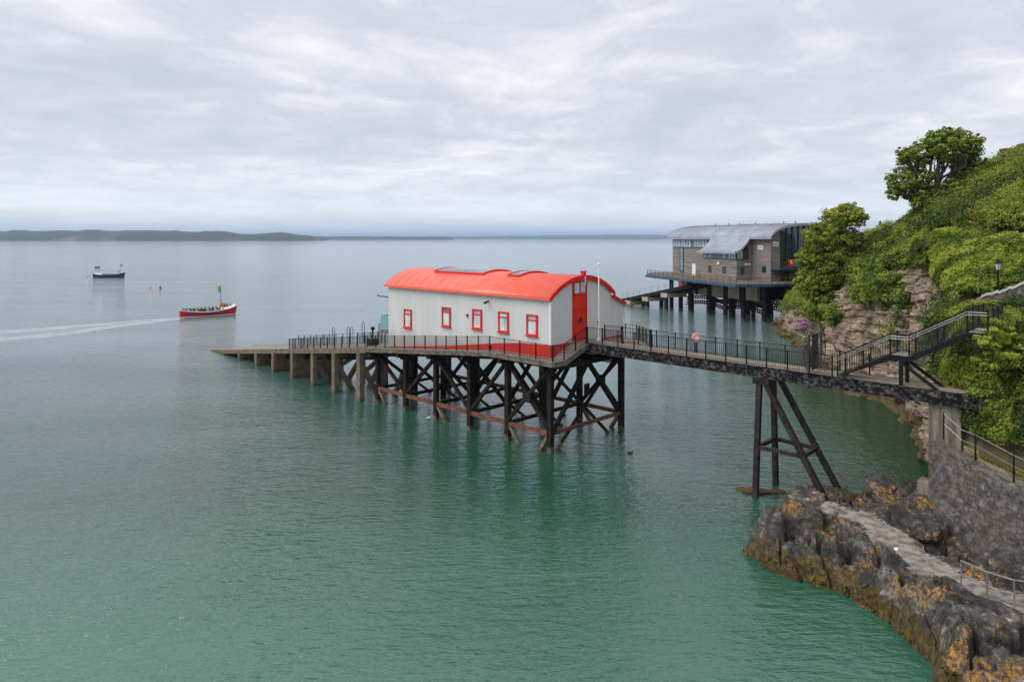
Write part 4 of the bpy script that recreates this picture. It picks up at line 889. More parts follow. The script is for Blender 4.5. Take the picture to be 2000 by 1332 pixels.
# ============================================================ footbridge
B0=Vector((5.64,51.1,0)); bd=-u_; bv=v_
def BR(s,b,z): return B0+bd*s+bv*b+Vector((0,0,z))
ZBR=7.9; SE=24.6
br_=thing('footbridge','long black-girdered footbridge from the cliff to the old lifeboat house','bridge',BR(0,0,ZBR),ROT)
mb=MB(); mb.slab([BR(.0,.06,ZBR),BR(SE,.06,ZBR),BR(SE,1.84,ZBR),BR(.0,1.84,ZBR)],.1)
mb.build('deck',M['deck'],br_)
for b in (-.02,1.92):
    mb=MB(); mb.beam(BR(-.05,b,7.56),BR(SE,b,7.56),.14,.62); mb.beam(BR(-.05,b,7.235),BR(SE,b,7.235),.3,.03); mb.beam(BR(-.05,b,7.885),BR(SE,b,7.885),.24,.03)
    for k in range(17): mb.beam(BR(.4+k*1.5,b-.08 if b<1 else b+.08,7.27),BR(.4+k*1.5,b-.08 if b<1 else b+.08,7.86),.05,.05,bd)
    mb.build('girder',M['girder'],br_)
mb=MB()
for k in range(14): mb.beam(BR(.5+k*1.75,0.06,7.5),BR(.5+k*1.75,1.84,7.5),.12,.3)
mb.build('cross_joist',M['black'],br_)
railing('black baluster railing along the near side of the footbridge',[BR(0,0.02,ZBR),BR(12.5,.02,ZBR),BR(17.6,.02,ZBR)])
railing('black baluster railing along the far side of the footbridge',[BR(.2,1.88,ZBR),BR(12.5,1.88,ZBR),BR(19.0,1.88,ZBR)],sp=1.6)
railing('black fence round the small platform between the gable and the footbridge',[L(9.0,-.3,7.5),L(9.1,-1.3,7.5),L(5.1,-5.2,7.86)],sp=1.3,bs=.3,mat='bar')
# extra bollard posts
for i,(a,b) in enumerate(((2.1,1.5),(4.6,1.5))):
    p=BR(a,b,ZBR); mb=MB(); mb.lathe(p,[(.1,0),(.1,.9),(.07,.95),(.07,1.1),(.11,1.14),(.11,1.22),(.03,1.3)],8); mb.build('bollard',M['black'],loc=tuple(p),label='black round-topped post on the footbridge deck, %s the flagpole'%['the one nearer','the one farther from'][i],cat='post',group='black posts on the house end of the bridge')
# lifebuoy
p=BR(8.1,1.7,ZBR); lb=thing('lifebuoy','faded pink lifebuoy on a short post at the far rail of the footbridge','lifebuoy',p)
mb=MB(); mb.torus(p+Vector((-.05,-.12,1.05)),(.2,-1,0),.24,.09,20,8); mb.build('ring',M['pinkbuoy'],lb)
mb=MB(); mb.tube(p+Vector((-.05,-.16,1.05)),p+Vector((-.05,-.08,1.05)),.17,12); mb.build('housing',M['white'],lb); mb=MB(); mb.beam(p+Vector((0.02,0,0)),p+Vector((.02,0,1.35)),.08,.08); mb.build('post',M['black'],lb)
# trestle
tr_=thing('bridge_trestle','four-legged dark steel trestle holding up the middle of the footbridge','trestle',BR(13.2,.95,0),ROT)
T0=13.25
legs=[((T0+.1,-.02,7.2),(T0-.05,-.28,-.5)),((T0+.1,1.92,7.2),(T0+.0,2.55,-.5)),((T0+.35,-.02,7.2),(T0+4.3,-.1,.3)),((T0+.35,1.92,7.2),(T0+4.25,2.25,.2))]
for a,b in legs:
    mb=MB(); mb.beam(BR(*a),BR(*b),.30,.30); mb.build('leg',M['trestle'],tr_)
def leg_at(i,z):
    a,b=BR(*legs[i][0]),BR(*legs[i][1]); k=(a.z-z)/(a.z-b.z); return a+(b-a)*k
mb=MB()
for i,j in ((0,1),(1,3),(3,2),(2,0)): mb.beam(leg_at(i,3.0),leg_at(j,3.0),.2,.22)
mb.build('brace_frame',M['trestle'],tr_)
mb=MB()
for b in (-.02,1.92): mb.boxa(BR(T0+.25,b,7.02),bd*.5,bv*.22,Vector((0,0,.19)))
mb.beam(BR(T0+.1,-.2,7.05),BR(T0+.1,2.1,7.05),.2,.2); mb.build('head_beam',M['trestle'],tr_)
# gate with fan spikes
gs=16.3; gt=thing('security_gate','grey iron gate with arched spiked fan across the footbridge','gate',BR(gs,.95,ZBR),ROT)
mb=MB()
for b in (.0,1.9): mb.beam(BR(gs,b,ZBR-.9 if b==0 else ZBR),BR(gs,b,ZBR+2.15),.1,.1)
mb.beam(BR(gs,0,ZBR+2.15),BR(gs,1.9,ZBR+2.15),.07,.07); 
for b in (.55,1.35): mb.beam(BR(gs,b,ZBR+.05),BR(gs,b,ZBR+2.1),.07,.07)
mb.build('frame',M['bar'],gt)
mb=MB()
for k in range(1,8): mb.beam(BR(gs,.55+.8*k/8,ZBR+.1),BR(gs,.55+.8*k/8,ZBR+2.1),.03,.03)
mb.beam(BR(gs,.55,ZBR+1.05),BR(gs,1.35,ZBR+1.05),.05,.1); mb.build('door',M['trestle'],gt)
mb=MB()
for k in range(1,8):
    if k in(3,4): continue
    mb.beam(BR(gs,1.9*k/8,ZBR+.1),BR(gs,1.9*k/8,ZBR+2.1),.02,.02)
mb.build('side_panel',M['bar'],gt)
mb=MB(); cc=(.95,ZBR+1.25)
prev=None
for k in range(0,29):
    a=math.pi*(-.22+1.44*k/28); rr=1.62; q_=BR(gs,cc[0]+rr*math.cos(a),cc[1]+rr*math.sin(a)); r1_=.95/max(abs(math.cos(a)),.01); r2_=.9/max(abs(math.sin(a)),.01); ri=min(r1_,r2_)
    mb.tube(BR(gs,cc[0]+ri*math.cos(a),cc[1]+ri*math.sin(a)),BR(gs,cc[0]+(rr+.1)*math.cos(a),cc[1]+(rr+.1)*math.sin(a)),.02,4)
    if prev is not None: mb.tube(prev,q_,.03,4)
    prev=q_
mb.build('spiked_fan',M['bar'],gt)
# ------------------------------------------------------------ stairs
st_=thing('staircase','black steel two-flight staircase climbing from the footbridge to the cliff path','staircase',BR(17.9,0,ZBR),ROT)
SP=[(17.9,7.93),(20.6,9.46),(21.5,9.46),(24.1,11.0),(24.95,11.0)]
def sz(s): return float(np.interp(s,[a for a,_ in SP],[b for _,b in SP]))
for b in (.0,1.25):
    mb=MB()
    for (a,za),(c,zc) in zip(SP[:-1],SP[1:]): mb.ext([BR(a,b,za+.02),BR(c,b,zc+.02),BR(c,b,zc-.30),BR(a,b,za-.30 if za>8 else za-.02)],bv*.08)
    mb.build('stringer',M['black'],st_)
for (a,za),(c,zc) in ((SP[0],SP[1]),(SP[2],SP[3])):
    n=8
    for k in range(n):
        s_=a+(c-a)*(k+.5)/n; z=za+(zc-za)*(k+.8)/n; mb=MB(); mb.boxa(BR(s_,.66,z-.05),bd*.15,bv*.57,Vector((0,0,.02))); mb.build('tread',M['girder'],st_)
for a,c,z,bb in ((20.6,21.5,9.46,1.24),(24.1,24.95,11.0,3.9)):
    mb=MB(); mb.slab([BR(a,.09,z),BR(c,.09,z),BR(c,bb,z),BR(a,bb,z)],.06); mb.build('landing',M['concrete'],st_)
mb=MB()
for b in (.06,1.2): mb.beam(BR(21.1,b,7.2),BR(21.1,b,9.15),.16,.16); mb.beam(BR(21.15,b,9.1),BR(22.9,b,7.8),.12,.14)
mb.beam(BR(21.1,0,9.05),BR(21.1,1.3,9.05),.14,.16); mb.build('support_frame',M['black'],st_)
mb=MB(); mb.beam(BR(24.3,.1,10.6),BR(25.0,.1,9.9),.12,.12); mb.build('end_bracket',M['trestle'],st_)
pts=[(17.9,7.93),(20.6,9.46),(21.5,9.46),(24.1,11.0),(24.95,11.0)]
for b,lbn in ((.02,'near'),(1.27,'far')):
    r0=railing('black stair railing with paired steel handrails, %s side of the flights'%lbn,([BR(s_,b,z) for s_,z in pts]+[BR(24.95,3.8,11.0)]) if b<1 else [BR(s_,b,z) for s_,z in pts[:-1]]+[BR(24.1,3.8,11.0)],sp=1.3,h=1.15)
    if b<1:
        for dz in (1.03,.90):
            mb=MB(); mb.path([BR(s_,b-.09,z+dz) for s_,z in pts]+[BR(24.9,3.8,11.0+dz)],.021,6); mb.build('handrail',M['steel'],r0)
# concrete pier & abutment
pc=BR(23.0,.95,0)
cp=thing('bridge_pier','streaked square concrete pier carrying the shore end of the footbridge','pier',(pc.x,pc.y,1.5),ROT)
mb=MB(); mb.boxa(BR(23.1,.95,4.15),bd*.72,bv*.85,Vector((0,0,3.0))); mb.build('shaft',M['pierc'],cp)
mb=MB(); mb.boxa(BR(22.5,-.1,2.0),bd*.5,bv*.45,Vector((0,0,1.2))); mb.build('buttress',M['pierc'],cp)
mb=MB(); mb.torus(BR(23.1,.95,5.4),(0,0,1),.98,.02,4,4) if 0 else None
ab=thing('abutment','rough concrete beam end sloping from the pier into the bank','abutment',BR(24.5,.5,5),ROT)
mb=MB(); mb.ext([BR(24.62,-.15,7.85),BR(25.5,-.15,7.75),BR(27.2,-.15,6.2),BR(27.2,-.15,5.2),BR(24.62,-.15,6.6)],bv*.5); mb.build('sloping_wall',M['masonry'],ab)
mb=MB(); mb.boxa(BR(26.4,1.4,7.1),bd*1.7,bv*.9,Vector((0,0,.7))); mb.build('bearing_block',M['pierc'],ab)
# retaining wall
rw=[(21.15,34.5,2.0,5.45),(21.1,33.4,2.0,5.55),(21.35,32.0,1.6,5.2),(21.6,30.2,1.2,4.95),(21.9,28.2,1.0,4.85),(22.2,25,1.0,4.8),(22.4,20,1.0,4.8)]
mb=MB(); n=60; rng=np.random.default_rng(5); ys_=np.linspace(34.5,20,n); A=np.array(rw)[::-1]
fx=np.interp(ys_,A[:,1],A[:,0]); ft_=np.interp(ys_,A[:,1],A[:,3]); rows=14; vv=[]
for i in range(n):
    for j in range(rows):
        z=.2+(ft_[i]-.2)*j/(rows-1)+ (rng.normal()*.03 if j==rows-1 else 0); vv.append((fx[i]-.02*(rows-1-j)+rng.normal()*.03,ys_[i],z))
    vv.append((fx[i]+.55,ys_[i],ft_[i]-.02))
k=rows+1; mb.add(vv,[(i*k+j,i*k+j+1,(i+1)*k+j+1,(i+1)*k+j) for i in range(n-1) for j in range(rows)]+[tuple(range(k-1,-1,-1))])
mb.build('retaining_wall',M['masonry'],loc=(21.5,30,1),label='tall mottled rubble retaining wall between the rocks and the upper path',cat='wall')
# upper handrail along wall
hr=[(21.75,34.4,5.9),(22.0,33.4,5.35),(22.2,32.7,5.3),(22.2,30.2,5.12),(22.4,26,4.95)]
r0=thing('handrail','old grey handrail on the edge of the upper path above the rubble wall','railing',hr[0])
mb=MB(); mb.path([Vector(p)+Vector((0,0,1.0)) for p in hr],.026,6); mb.path([Vector(p)+Vector((0,0,.5)) for p in hr],.016,5); mb.build('rail',M['steel'],r0)
for p in (hr[0],hr[2],hr[3],hr[4]):
    mb=MB(); mb.beam(Vector(p)-Vector((0,0,.3)),Vector(p)+Vector((0,0,1.03)),.07,.07); mb.build('post',M['black'],r0)
# low galvanised rail
lp=[(18.35,27.9,1.5),(18.75,26.95,1.5),(19.35,26.3,1.5),(20.3,26.0,1.5),(21.8,25.2,1.5)]
r0=thing('handrail','bright galvanised two-bar handrail beside the low concrete path','railing',lp[0])
mb=MB()
for h in (1.05,.5): mb.path([Vector(p)+Vector((0,0,h)) for p in lp],.03,8)
mb.build('rail',M['steel'],r0)
for p in lp:
    mb=MB(); mb.tube(Vector(p)-Vector((0,0,.1)),Vector(p)+Vector((0,0,1.05)),.03,8); mb.build('post',M['steel'],r0)
# upper path + rubble wall + lamp + red box
MB().slab([(25.0,36.9,11.04),(28.6,34.9,11.0),(35,40.5,11.3),(34.0,43.6,11.35),(30.8,43.9,11.3),(27.5,40,11.1)],.5).build('upper_path',M['asphalt'],kind='structure')
rwp=[(29.6,44.6,11.3),(30.4,44.0,11.9),(31.2,43.3,12.3),(32.4,42.4,13.1),(34.5,41,14.1),(37,39.6,15)]
rng=np.random.default_rng(8); mb=MB(); tops=[]
n=40; A=np.array(rwp); tt=np.linspace(0,5,n); Xs=np.interp(tt,range(6),A[:,0]);Ys=np.interp(tt,range(6),A[:,1]);Zs=np.interp(tt,range(6),A[:,2])+rng.normal(size=n)*.05
vv=[]
for i in range(n): vv+= [(Xs[i],Ys[i],10.5),(Xs[i],Ys[i],Zs[i]),(Xs[i]+.3,Ys[i]+.4,Zs[i]),(Xs[i]+.3,Ys[i]+.4,10.5)]
mb.add(vv,[(4*i+j,4*i+4+j,4*i+5+j,4*i+1+j) for i in range(n-1) for j in range(3)]+[(0,1,2,3)])
rwl=thing('boundary_wall','rising rubble wall with pale coping behind the grey path','wall',(29.6,44.6,10.6)); mb.build('wall_body',M['masonry'],rwl)
mb=MB(); vv=[]
for i in range(n): vv+= [(Xs[i]-.05,Ys[i]-.06,Zs[i]+.005),(Xs[i]-.03,Ys[i]-.04,Zs[i]+.13),(Xs[i]+.32,Ys[i]+.42,Zs[i]+.15),(Xs[i]+.36,Ys[i]+.46,Zs[i]+.005)]
mb.add(vv,[(4*i+j,4*i+4+j,4*i+4+(j+1)%4,4*i+(j+1)%4) for i in range(n-1) for j in range(4)]+[(3,2,1,0)]); mb.build('coping',M['concrete'],rwl)
def lamp(label,p,h,sc=1):
    p=Vector(p); r0=thing('street_lamp',label,'street lamp',p)
    mb=MB(); mb.lathe(p,[(.16*sc,0),(.16*sc,.25*sc),(.1*sc,.35*sc),(.065*sc,.7*sc),(.05*sc,h*.72),(.08*sc,h*.735),(.05*sc,h*.75),(.12*sc,h*.765)],10); mb.build('post',M['black'],r0)
    mb=MB(); mb.lathe(p,[(.12*sc,h*.77),(.21*sc,h*.90)],6); mb.build('lantern',M['glass_pale'],r0)
    mb=MB(); mb.lathe(p,[(.24*sc,h*.90),(.22*sc,h*.92),(.08*sc,h*.965),(.06*sc,h*.985),(.015*sc,h*1.02)],6); 
    for k in range(6):
        a=2*math.pi*k/6; mb.tube(p+Vector((.12*sc*math.cos(a),.12*sc*math.sin(a),h*.77)),p+Vector((.22*sc*math.cos(a),.22*sc*math.sin(a),h*.905)),.012*sc,4)
    mb.build('cap',M['black'],r0)
lamp('black Victorian lantern street lamp standing at the rubble wall by the path',(31.75,44.6,11.35),3.0)
lamp('small dark street lamp silhouetted on the skyline between the two trees',P(1719,462,104),2.4,1.1)
mb=MB(); p=Vector((29.4,42.1,11.15)); mb.box(p.x-.22,p.y-.16,p.z+.02,p.x+.22,p.y+.16,p.z+.7); r0=thing('litter_bin','small red box at the end of the rubble wall by the stair top','bin',p); mb.build('body',M['red'],r0); mb=MB(); mb.box(p.x-.25,p.y-.19,p.z+.7,p.x+.25,p.y+.19,p.z+.76); mb.build('lid',M['red'],r0)
for i,(px,py,z,lbl) in enumerate(((1750,1073,1.53,'crumpled white litter on the low path near the rocks'),(1840,1135,1.53,'scrap of white litter on the low path nearer the metal handrail'))):
    c=PW(px,py,z); mb=MB(); rg=random.Random(i); 
    bm=bmesh.new(); bmesh.ops.create_icosphere(bm,subdivisions=1,radius=.11); vs=[tuple(c+v.co*(rg.uniform(.7,1.3))) for v in bm.verts]; fs=[[v.index for v in f.verts] for f in bm.faces]; bm.free()
    mb.add(vs,fs); mb.build('litter',M['white'],loc=tuple(c),label=lbl,cat='litter')
# ============================================================ new lifeboat station
N0=Vector((50.4,133,0)); d1=Vector((-.4,.9165,0)).normalized(); d2=Vector((d1.y,-d1.x,0))
def Q(a,b,z): return N0+d1*a+d2*b+Vector((0,0,z))
RN=math.atan2(d2.y,d2.x); ZD=7.35
ns=thing('lifeboat_station','modern timber-clad lifeboat station with curved grey zinc roof beside the headland','building',Q(0,0,ZD),RN)
HL=31; HWd=18
def qb(mb,a0,a1,b0,b1,z0,z1): return mb.box(a0,b0,z0,a1,b1,z1,Q)
def za(b): 
    k=(b-9)/10.2; return 15.5+3.1*math.sqrt(max(0,1-abs(k)**2.3))
mb=MB(); qb(mb,0,HL,0,.3,ZD,13.6); qb(mb,0,15,0.02,.28,13.6,15.6)
qb(mb,.3,HL-.3,17.7,18,ZD,15.6); qb(mb,HL-.3,HL,.3,18,ZD,13.6)
mb.ext([Q(0,.3,ZD),Q(0,2.4,ZD),Q(0,2.4,za(2.4)-.3),Q(0,1,za(1)-.3),Q(0,.3,za(.3)-.3)],d1*.3)
mb.ext([Q(0,2.4,ZD),Q(0,18,ZD),Q(0,18,10.0),Q(0,2.4,10.0)],d1*.3)
mb.build('wall',M['cladding'],ns)
mb=MB(); qb(mb,5,5.3,-4,-.002,ZD,15.0); 
mb.v=mb.v[:0]; mb.f=[]
wp=[(b,15.55+3.05*math.sqrt(max(0,1-abs((b-9)/10.15)**2.2))+.2) for b in (7,5,3.2,2.1,1.2,.5,0)]+[(-.5,16.7),(-1.0,16.1),(-1.5,15.4),(-2.1,14.7),(-2.9,13.95),(-3.7,13.45),(-4.4,13.17),(-5.1,12.98)]
mb.ext([Q(5,0,ZD),Q(5,-4,ZD),Q(5,-4,11.5),Q(5,-1.0,11.5),Q(5,-1.0,15.0),Q(5,0,15.6)],d1*.3)
qb(mb,5.31,15,-4,-3.7,ZD,11.5); qb(mb,14.7,15,-3.69,0,ZD,13)
mb.build('wing_wall',M['cladding'],ns)
# hall roof
mb=MB(); m_=30; k=m_+1; bs=[-1.1+20.2*i/m_ for i in range(k)]
zt=lambda b: 15.55+3.05*math.sqrt(max(0,1-abs((b-9)/10.15)**2.2))
A=[Q(-1.2,b,zt(b)+.12) for b in bs]+[Q(HL+.9,b,zt(b)+.12) for b in bs]+[Q(-1.2,b,zt(b)-.3) for b in bs]+[Q(HL+.9,b,zt(b)-.3) for b in bs]
mb.add(A,[(i,k+i,k+i+1,i+1) for i in range(m_)]+[(2*k+i,2*k+i+1,3*k+i+1,3*k+i) for i in range(m_)]+[(i,i+1,2*k+i+1,2*k+i) for i in range(m_)]+[(k+i+1,k+i,3*k+i,3*k+i+1) for i in range(m_)]+[(0,2*k,3*k,k),(m_,k+m_,3*k+m_,2*k+m_)])
rf=mb.build('roof',M['zinc'],ns)
for p in rf.data.polygons: p.use_smooth=abs(p.normal.z)>.3
mb=MB()
for i in range(36):
    a=-1.1+i*.93
    if a>HL+.8: break
    for j in range(0,m_,2): mb.beam(Q(a,bs[j],zt(bs[j])+.135),Q(a,bs[min(j+2,m_)],zt(bs[min(j+2,m_)])+.135),.1,.06)
mb.build('roof_seam',M['zincrib'],ns)
mb=MB(); k2=len(wp)
A=[Q(4.3,b,z) for b,z in wp]+[Q(16,b,z) for b,z in wp]+[Q(4.3,b,z-.35) for b,z in wp]+[Q(16,b,z-.35) for b,z in wp]
mb.add(A,[(i,i+1,k2+i+1,k2+i) for i in range(k2-1)]+[(2*k2+i+1,2*k2+i,3*k2+i,3*k2+i+1) for i in range(k2-1)]+[(i+1,i,2*k2+i,2*k2+i+1) for i in range(k2-1)]+[(k2+i,k2+i+1,3*k2+i+1,3*k2+i) for i in range(k2-1)]+[(k2-1,2*k2-1+0,0,0)][:0]+[(k2-1,3*k2-1,4*k2-1,2*k2-1)])
mb.build('wing_roof',M['zinc'],ns)
mb=MB()
for i in range(13):
    a=4.5+i*.93
    for (b0,z0),(b1,z1) in zip(wp[:-1],wp[1:]): mb.beam(Q(a,b0,z0+.02),Q(a,b1,z1+.02),.1,.06)
mb.build('wing_roof_seam',M['zincrib'],ns)
def glz(name,a0,a1,b0,b1,z0,z1,n,mats,seed,along='a'):
    """window band: dark frame with mullions and alternating panes"""
    rg=random.Random(seed); f=MB()
    def bb(s0,s1,dz0,dz1,o0,o1):
        if along=='a': f.box(s0,b0+o0,dz0,s1,b0+o1,dz1,Q)
        else: f.box(a0+o0,s0,dz0,a0+o1,s1,dz1,Q)
    S0,S1=(a0,a1) if along=='a' else (b0,b1)
    bb(S0,S1,z1-.12,z1,-.12,.05); bb(S0,S1,z0,z0+.14,-.12,.05)
    for i in range(n+1):
        s_=S0+(S1-S0-.1)*i/n; bb(s_,s_+.1,z0+.14,z1-.12,-.12,.05)
    fr=f.build(name,M['teal'],ns)
    for mt in mats:
        pass
    for i in range(n):
        g=MB(); s_=S0+(S1-S0-.1)*i/n+.1; e=S0+(S1-S0-.1)*(i+1)/n
        if along=='a': g.box(s_,b0-.06,z0+.14,e,b0-.02,z1-.12,Q)
        else: g.box(a0-.06,s_,z0+.14,a0-.02,e,z1-.12,Q)
        g.build('pane',M[mats[rg.randrange(len(mats))]],fr)
glz('window_band',15.6,30.9,-.002,0,13.62,15.5,16,['glass_pale','glass_blue','glass_dark','glass_pale'],1)
glz('window_band',5.1,14.9,-4.0,0,11.52,12.95,13,['glass_pale','glass_blue','glass_blue'],2)
glz('window_band',5.0,0,-4.0,-1.0,11.52,13.4,4,['glass_pale','glass_dark'],3,'b')
glz('window_strip',17.4,19.0,-.05,0,7.6,13.6,1,['glass_blue'],4)
glz('window_strip',26.8,28.2,-.05,0,8.0,13.6,1,['glass_blue'],5)
# gable glazing
f=MB()
for b in [2.5+i*1.55 for i in range(11)]: f.box(-.1,b,10.0,.05,b+.12,za(b)-.35,Q)
for z in (10.05,12.2): f.box(-.08,2.5,z,.03,18,z+.14,Q)
fr=f.build('gable_window',M['teal'],ns)
g=MB(); g.ext([Q(.1,2.4,10.0),Q(.1,18,10.0)]+[Q(.1,b,za(b)-.3) for b in (18,15,12,9,6,4,2.4)],d1*.1); g.build('pane',M['glass_dark'],fr)
# small openings
for a0,b_ in ((13.0,-4),(8.6,-4)):
    g=MB(); g.box(a0-.55,-4.06,8.6,a0+.55,-4.0,10.0,Q); g.build('shuttered_window',M['darkwood'] if 0 else M['teal'],ns)
for b0 in (-2.6,):
    g=MB(); g.box(4.93,b0-.4,8.5,5.0,b0+.5,10.0,Q); g.build('shuttered_window',M['teal'],ns)
g=MB(); g.box(1.2,-.05,9.0,2.3,0,10.2,Q); g.build('small_window',M['glass_dark'],ns)
g=MB(); g.box(22.6,-.06,ZD,23.8,0,10.0,Q); g.build('door',M['white'],ns)
g=MB(); g.box(-.06,2.5,ZD,.0,4.6,9.6,Q); g.build('doorway',M['glass_dark'],ns)
for (a0,b0,z) in ((10.2,-4.1,10.6),):
    g=MB(); g.boxa(Q(a0,b0,z),d1*.28,d2*.15,Vector((0,0,.22))); g.build('wall_lamp',M['white'],ns)
for b0 in (-1.7,-.9):
    g=MB(); g.boxa(Q(4.85,b0,10.5),d1*.15,d2*.22,Vector((0,0,.2))); g.build('wall_lamp',M['white'],ns)
for (a0,a1,z0,z1) in ((3.0,4.6,13.5,14.3),):
    g=MB(); g.box(a0-1.0,-.07,z0,a1-1.2,-.002,z1,Q); sg=g.build('wall_sign',M['white'],ns)
    g=MB()
    for k in range(5): g.box(a0-.8+k*.22,-.10,z0+.3,a0-.66+k*.22,-.072,z1-.32,Q)
    g.build('sign_lettering',M['glass_blue'],sg)
g=MB(); g.box(-.07,.5,14.2,-.002,2.0,15.0,Q); sg=g.build('wall_sign',M['white'],ns)
g=MB()
for k in range(5): g.box(-.10,.65+k*.24,14.45,-.072,.8+k*.24,14.72,Q)
g.build('sign_lettering',M['glass_blue'],sg)
# balcony with blue edge
mb=MB(); mb.slab([Q(-2.2,.2,10.0),Q(-2.2,15,10.0),Q(-.01,15,10.0),Q(-.01,.2,10.0)],.15); mb.build('balcony',M['concrete'],ns)
mb=MB(); mb.beam(Q(-2.25,.1,9.85),Q(-2.25,15,9.85),.2,.45); mb.beam(Q(-2.25,.1,9.85),Q(0,.1,9.85),.2,.45); mb.beam(Q(-2.1,2.2,9.6),Q(-.1,2.2,8.9),.2,.25); mb.build('balcony_edge',M['bluebeam'],ns)
railing('thin brown railing on the upper balcony of the timber station',[Q(-.1,.2,10),Q(-2.15,.2,10),Q(-2.15,15,10)],sp=1.4,bs=.25,mat='rust',r=.05,pr=.06)
g=MB(); g.box(-2.36,2.2,10.3,-2.26,3.6,11.7,Q); sg=g.build('red_banner',M['red'],loc=tuple(Q(-2.3,2.9,10.3)),label='red banner with white mark on the balcony of the timber station',cat='banner')
g=MB(); g.torus(Q(-2.38,2.85,11.25),d1,.17,.06,14,6); g.torus(Q(-2.38,2.95,10.85),d1,.17,.06,14,6); g.build('white_mark',M['white'],sg)
g=MB(); g.box(-2.36,3.65,10.3,-2.27,4.9,11.7,Q); g.build('balcony_screen',M['glass_blue'],loc=tuple(Q(-2.3,4.6,10.3)),label='blue glass panel beside the red banner on the balcony',cat='screen')
# roof vents
for i,a in enumerate((2,5.5,14,18,22,27)):
    g=MB(); g.lathe(Q(a,8.5+(i%3)*.4,zt(9)+.1),[(.14,0),(.14,.35),(.22,.38),(.04,.5)],8); g.build('roof_vent',M['zincrib'],ns)
# platform
pf=thing('station_platform','blue-edged deck on steel piles under the timber lifeboat station','platform',Q(0,0,0),RN)
dp=[(40.7,124.0),(32.7,148.8),(30.8,157),(34,168),(56,178),(75,142),(66,133.5),(54,128.2),(47.5,124.6)]
mb=MB(); mb.slab([(x,y,ZD-.02) for x,y in dp],.3); mb.build('deck',M['fascia'],pf)
mb=MB()
for (a,b) in zip(dp,dp[1:]+dp[:1]): mb.beam((a[0],a[1],ZD-.28),(b[0],b[1],ZD-.28),.3,.45)
mb.build('edge_beam',M['bluebeam'],pf)
mb=MB()
for k in range(9):
    mb.beam(Q(-2+k*4,-6,ZD-.65),Q(-2+k*4,17,ZD-.65),.3,.5)
mb.build('under_beam',M['bluebeam'],pf)
mb=MB(); mb.box(0,-3.4,3.6,24,11,ZD-.35,Q); mb.build('lower_enclosure',M['palecon'],pf)
mb=MB()
for a in (4.5,9,13.5,18,21): MB().box(a-.35,-3.48,3.5,a+.35,-3.402,ZD-.5,Q).build('enclosure_stiffener',M['newpile'],pf)
MB().box(-.05,-2.7,3.7,-.003,10.2,ZD-.5,Q).build('enclosure_end_panel',M['newpile'],pf)

for r,b in enumerate((-6.6,-1.5,4.5)):
    for k,a in enumerate((-5.5,-.5,4.5,9.5,15.5,22)):
        if b>3 and a<-3: continue
        if r==0: 
            p=Q(a+1.3,b+.5+(.4 if k<1 else 0),0)
        else: p=Q(a,b,0)
        mb=MB(); mb.tube(p+Vector((0,0,-2)),p+Vector((0,0,ZD-.4)),.46,14); mb.build('pile',M['newpile'],pf,smooth=False)
for b in (-1.5,4,9.5):
    mb=MB(); n=40
    for seg in ((-.5,11.5),(11.5,24)):
        a0,a1=seg
        for zo,sg in ((1.9,1.0),(.8,1.0)):
            for k in range(20):
                s0_=k/20;s1_=(k+1)/20; f=lambda s:zo+.9*math.sin(math.pi*s)**1.0*.8
                for dz in (0,.62): mb.beam(Q(a0+(a1-a0)*s0_,b,f(s0_)+dz),Q(a0+(a1-a0)*s1_,b,f(s1_)+dz),.2,.2)
                mb.beam(Q(a0+(a1-a0)*s0_,b,f(s0_)),Q(a0+(a1-a0)*s0_,b,f(s0_)+.62),.2,.24)
    mb.build('arched_lattice_beam',M['newpile'],pf)
railing('rust-brown railing round the lower deck of the timber station',[(54,128.3,ZD),(47.5,124.75,ZD),(40.8,124.2,ZD),(32.9,148.8,ZD),(31.1,156.8,ZD)],sp=2.0,bs=.4,mat='rust',r=.05,pr=.07)
# its slipway
a0=Q(25,2,0); tip=PW(1216,598,0)+Vector((0,0,0)); e1=Vector((27-34.2,163-147,0)).normalized(); e2=Vector((e1.y,-e1.x,0)); o0=Vector((34.6,146,0))
def NSL(b,s,z): return o0+e2*b+e1*s+Vector((0,0,z))
nz=lambda s:5.2-.20*s
s2=thing('slipway','grey sloping launching slip running seaward from under the timber station','slipway',o0,math.atan2(e2.y,e2.x))
mb=MB(); mb.slab([NSL(0,-6,nz(-6)),NSL(4.5,-6,nz(-6)),NSL(4.5,32,nz(32)),NSL(0,32,nz(32))],.8); mb.build('slip_deck',M['pile'],s2)
for s_ in (3,10,17):
    mb=MB(); z=nz(s_)-.8; mb.beam(NSL(-.4,s_,z-.45),NSL(4.9,s_,z-.45),2.2,.9); mb.build('pile_cap',M['palecon'],s2)
    for b in (.3,4.2): mb=MB(); mb.tube(NSL(b,s_,-2),NSL(b,s_,z-.3),.5,12); mb.build('pile',M['newpile'],s2)
railing('thin pale rail along the far side of the grey launching slip',[NSL(.1,-4,nz(-4)),NSL(.1,20,nz(20))],sp=2.5,bars=False,mid=True,mat='steel')
mb=MB(); p=NSL(-.1,-2.4,nz(-2.4)+.7); mb.boxa(p,e1*.7,e2*.04,Vector((0,0,.7))); sg=mb.build('sign',M['red'],loc=tuple(p),label='square red sign at the top of the grey launching slip',cat='sign')
mb=MB(); mb.torus(p-e2*.06,e2,.3,.06,14,5); mb.build('white_mark',M['white'],sg)
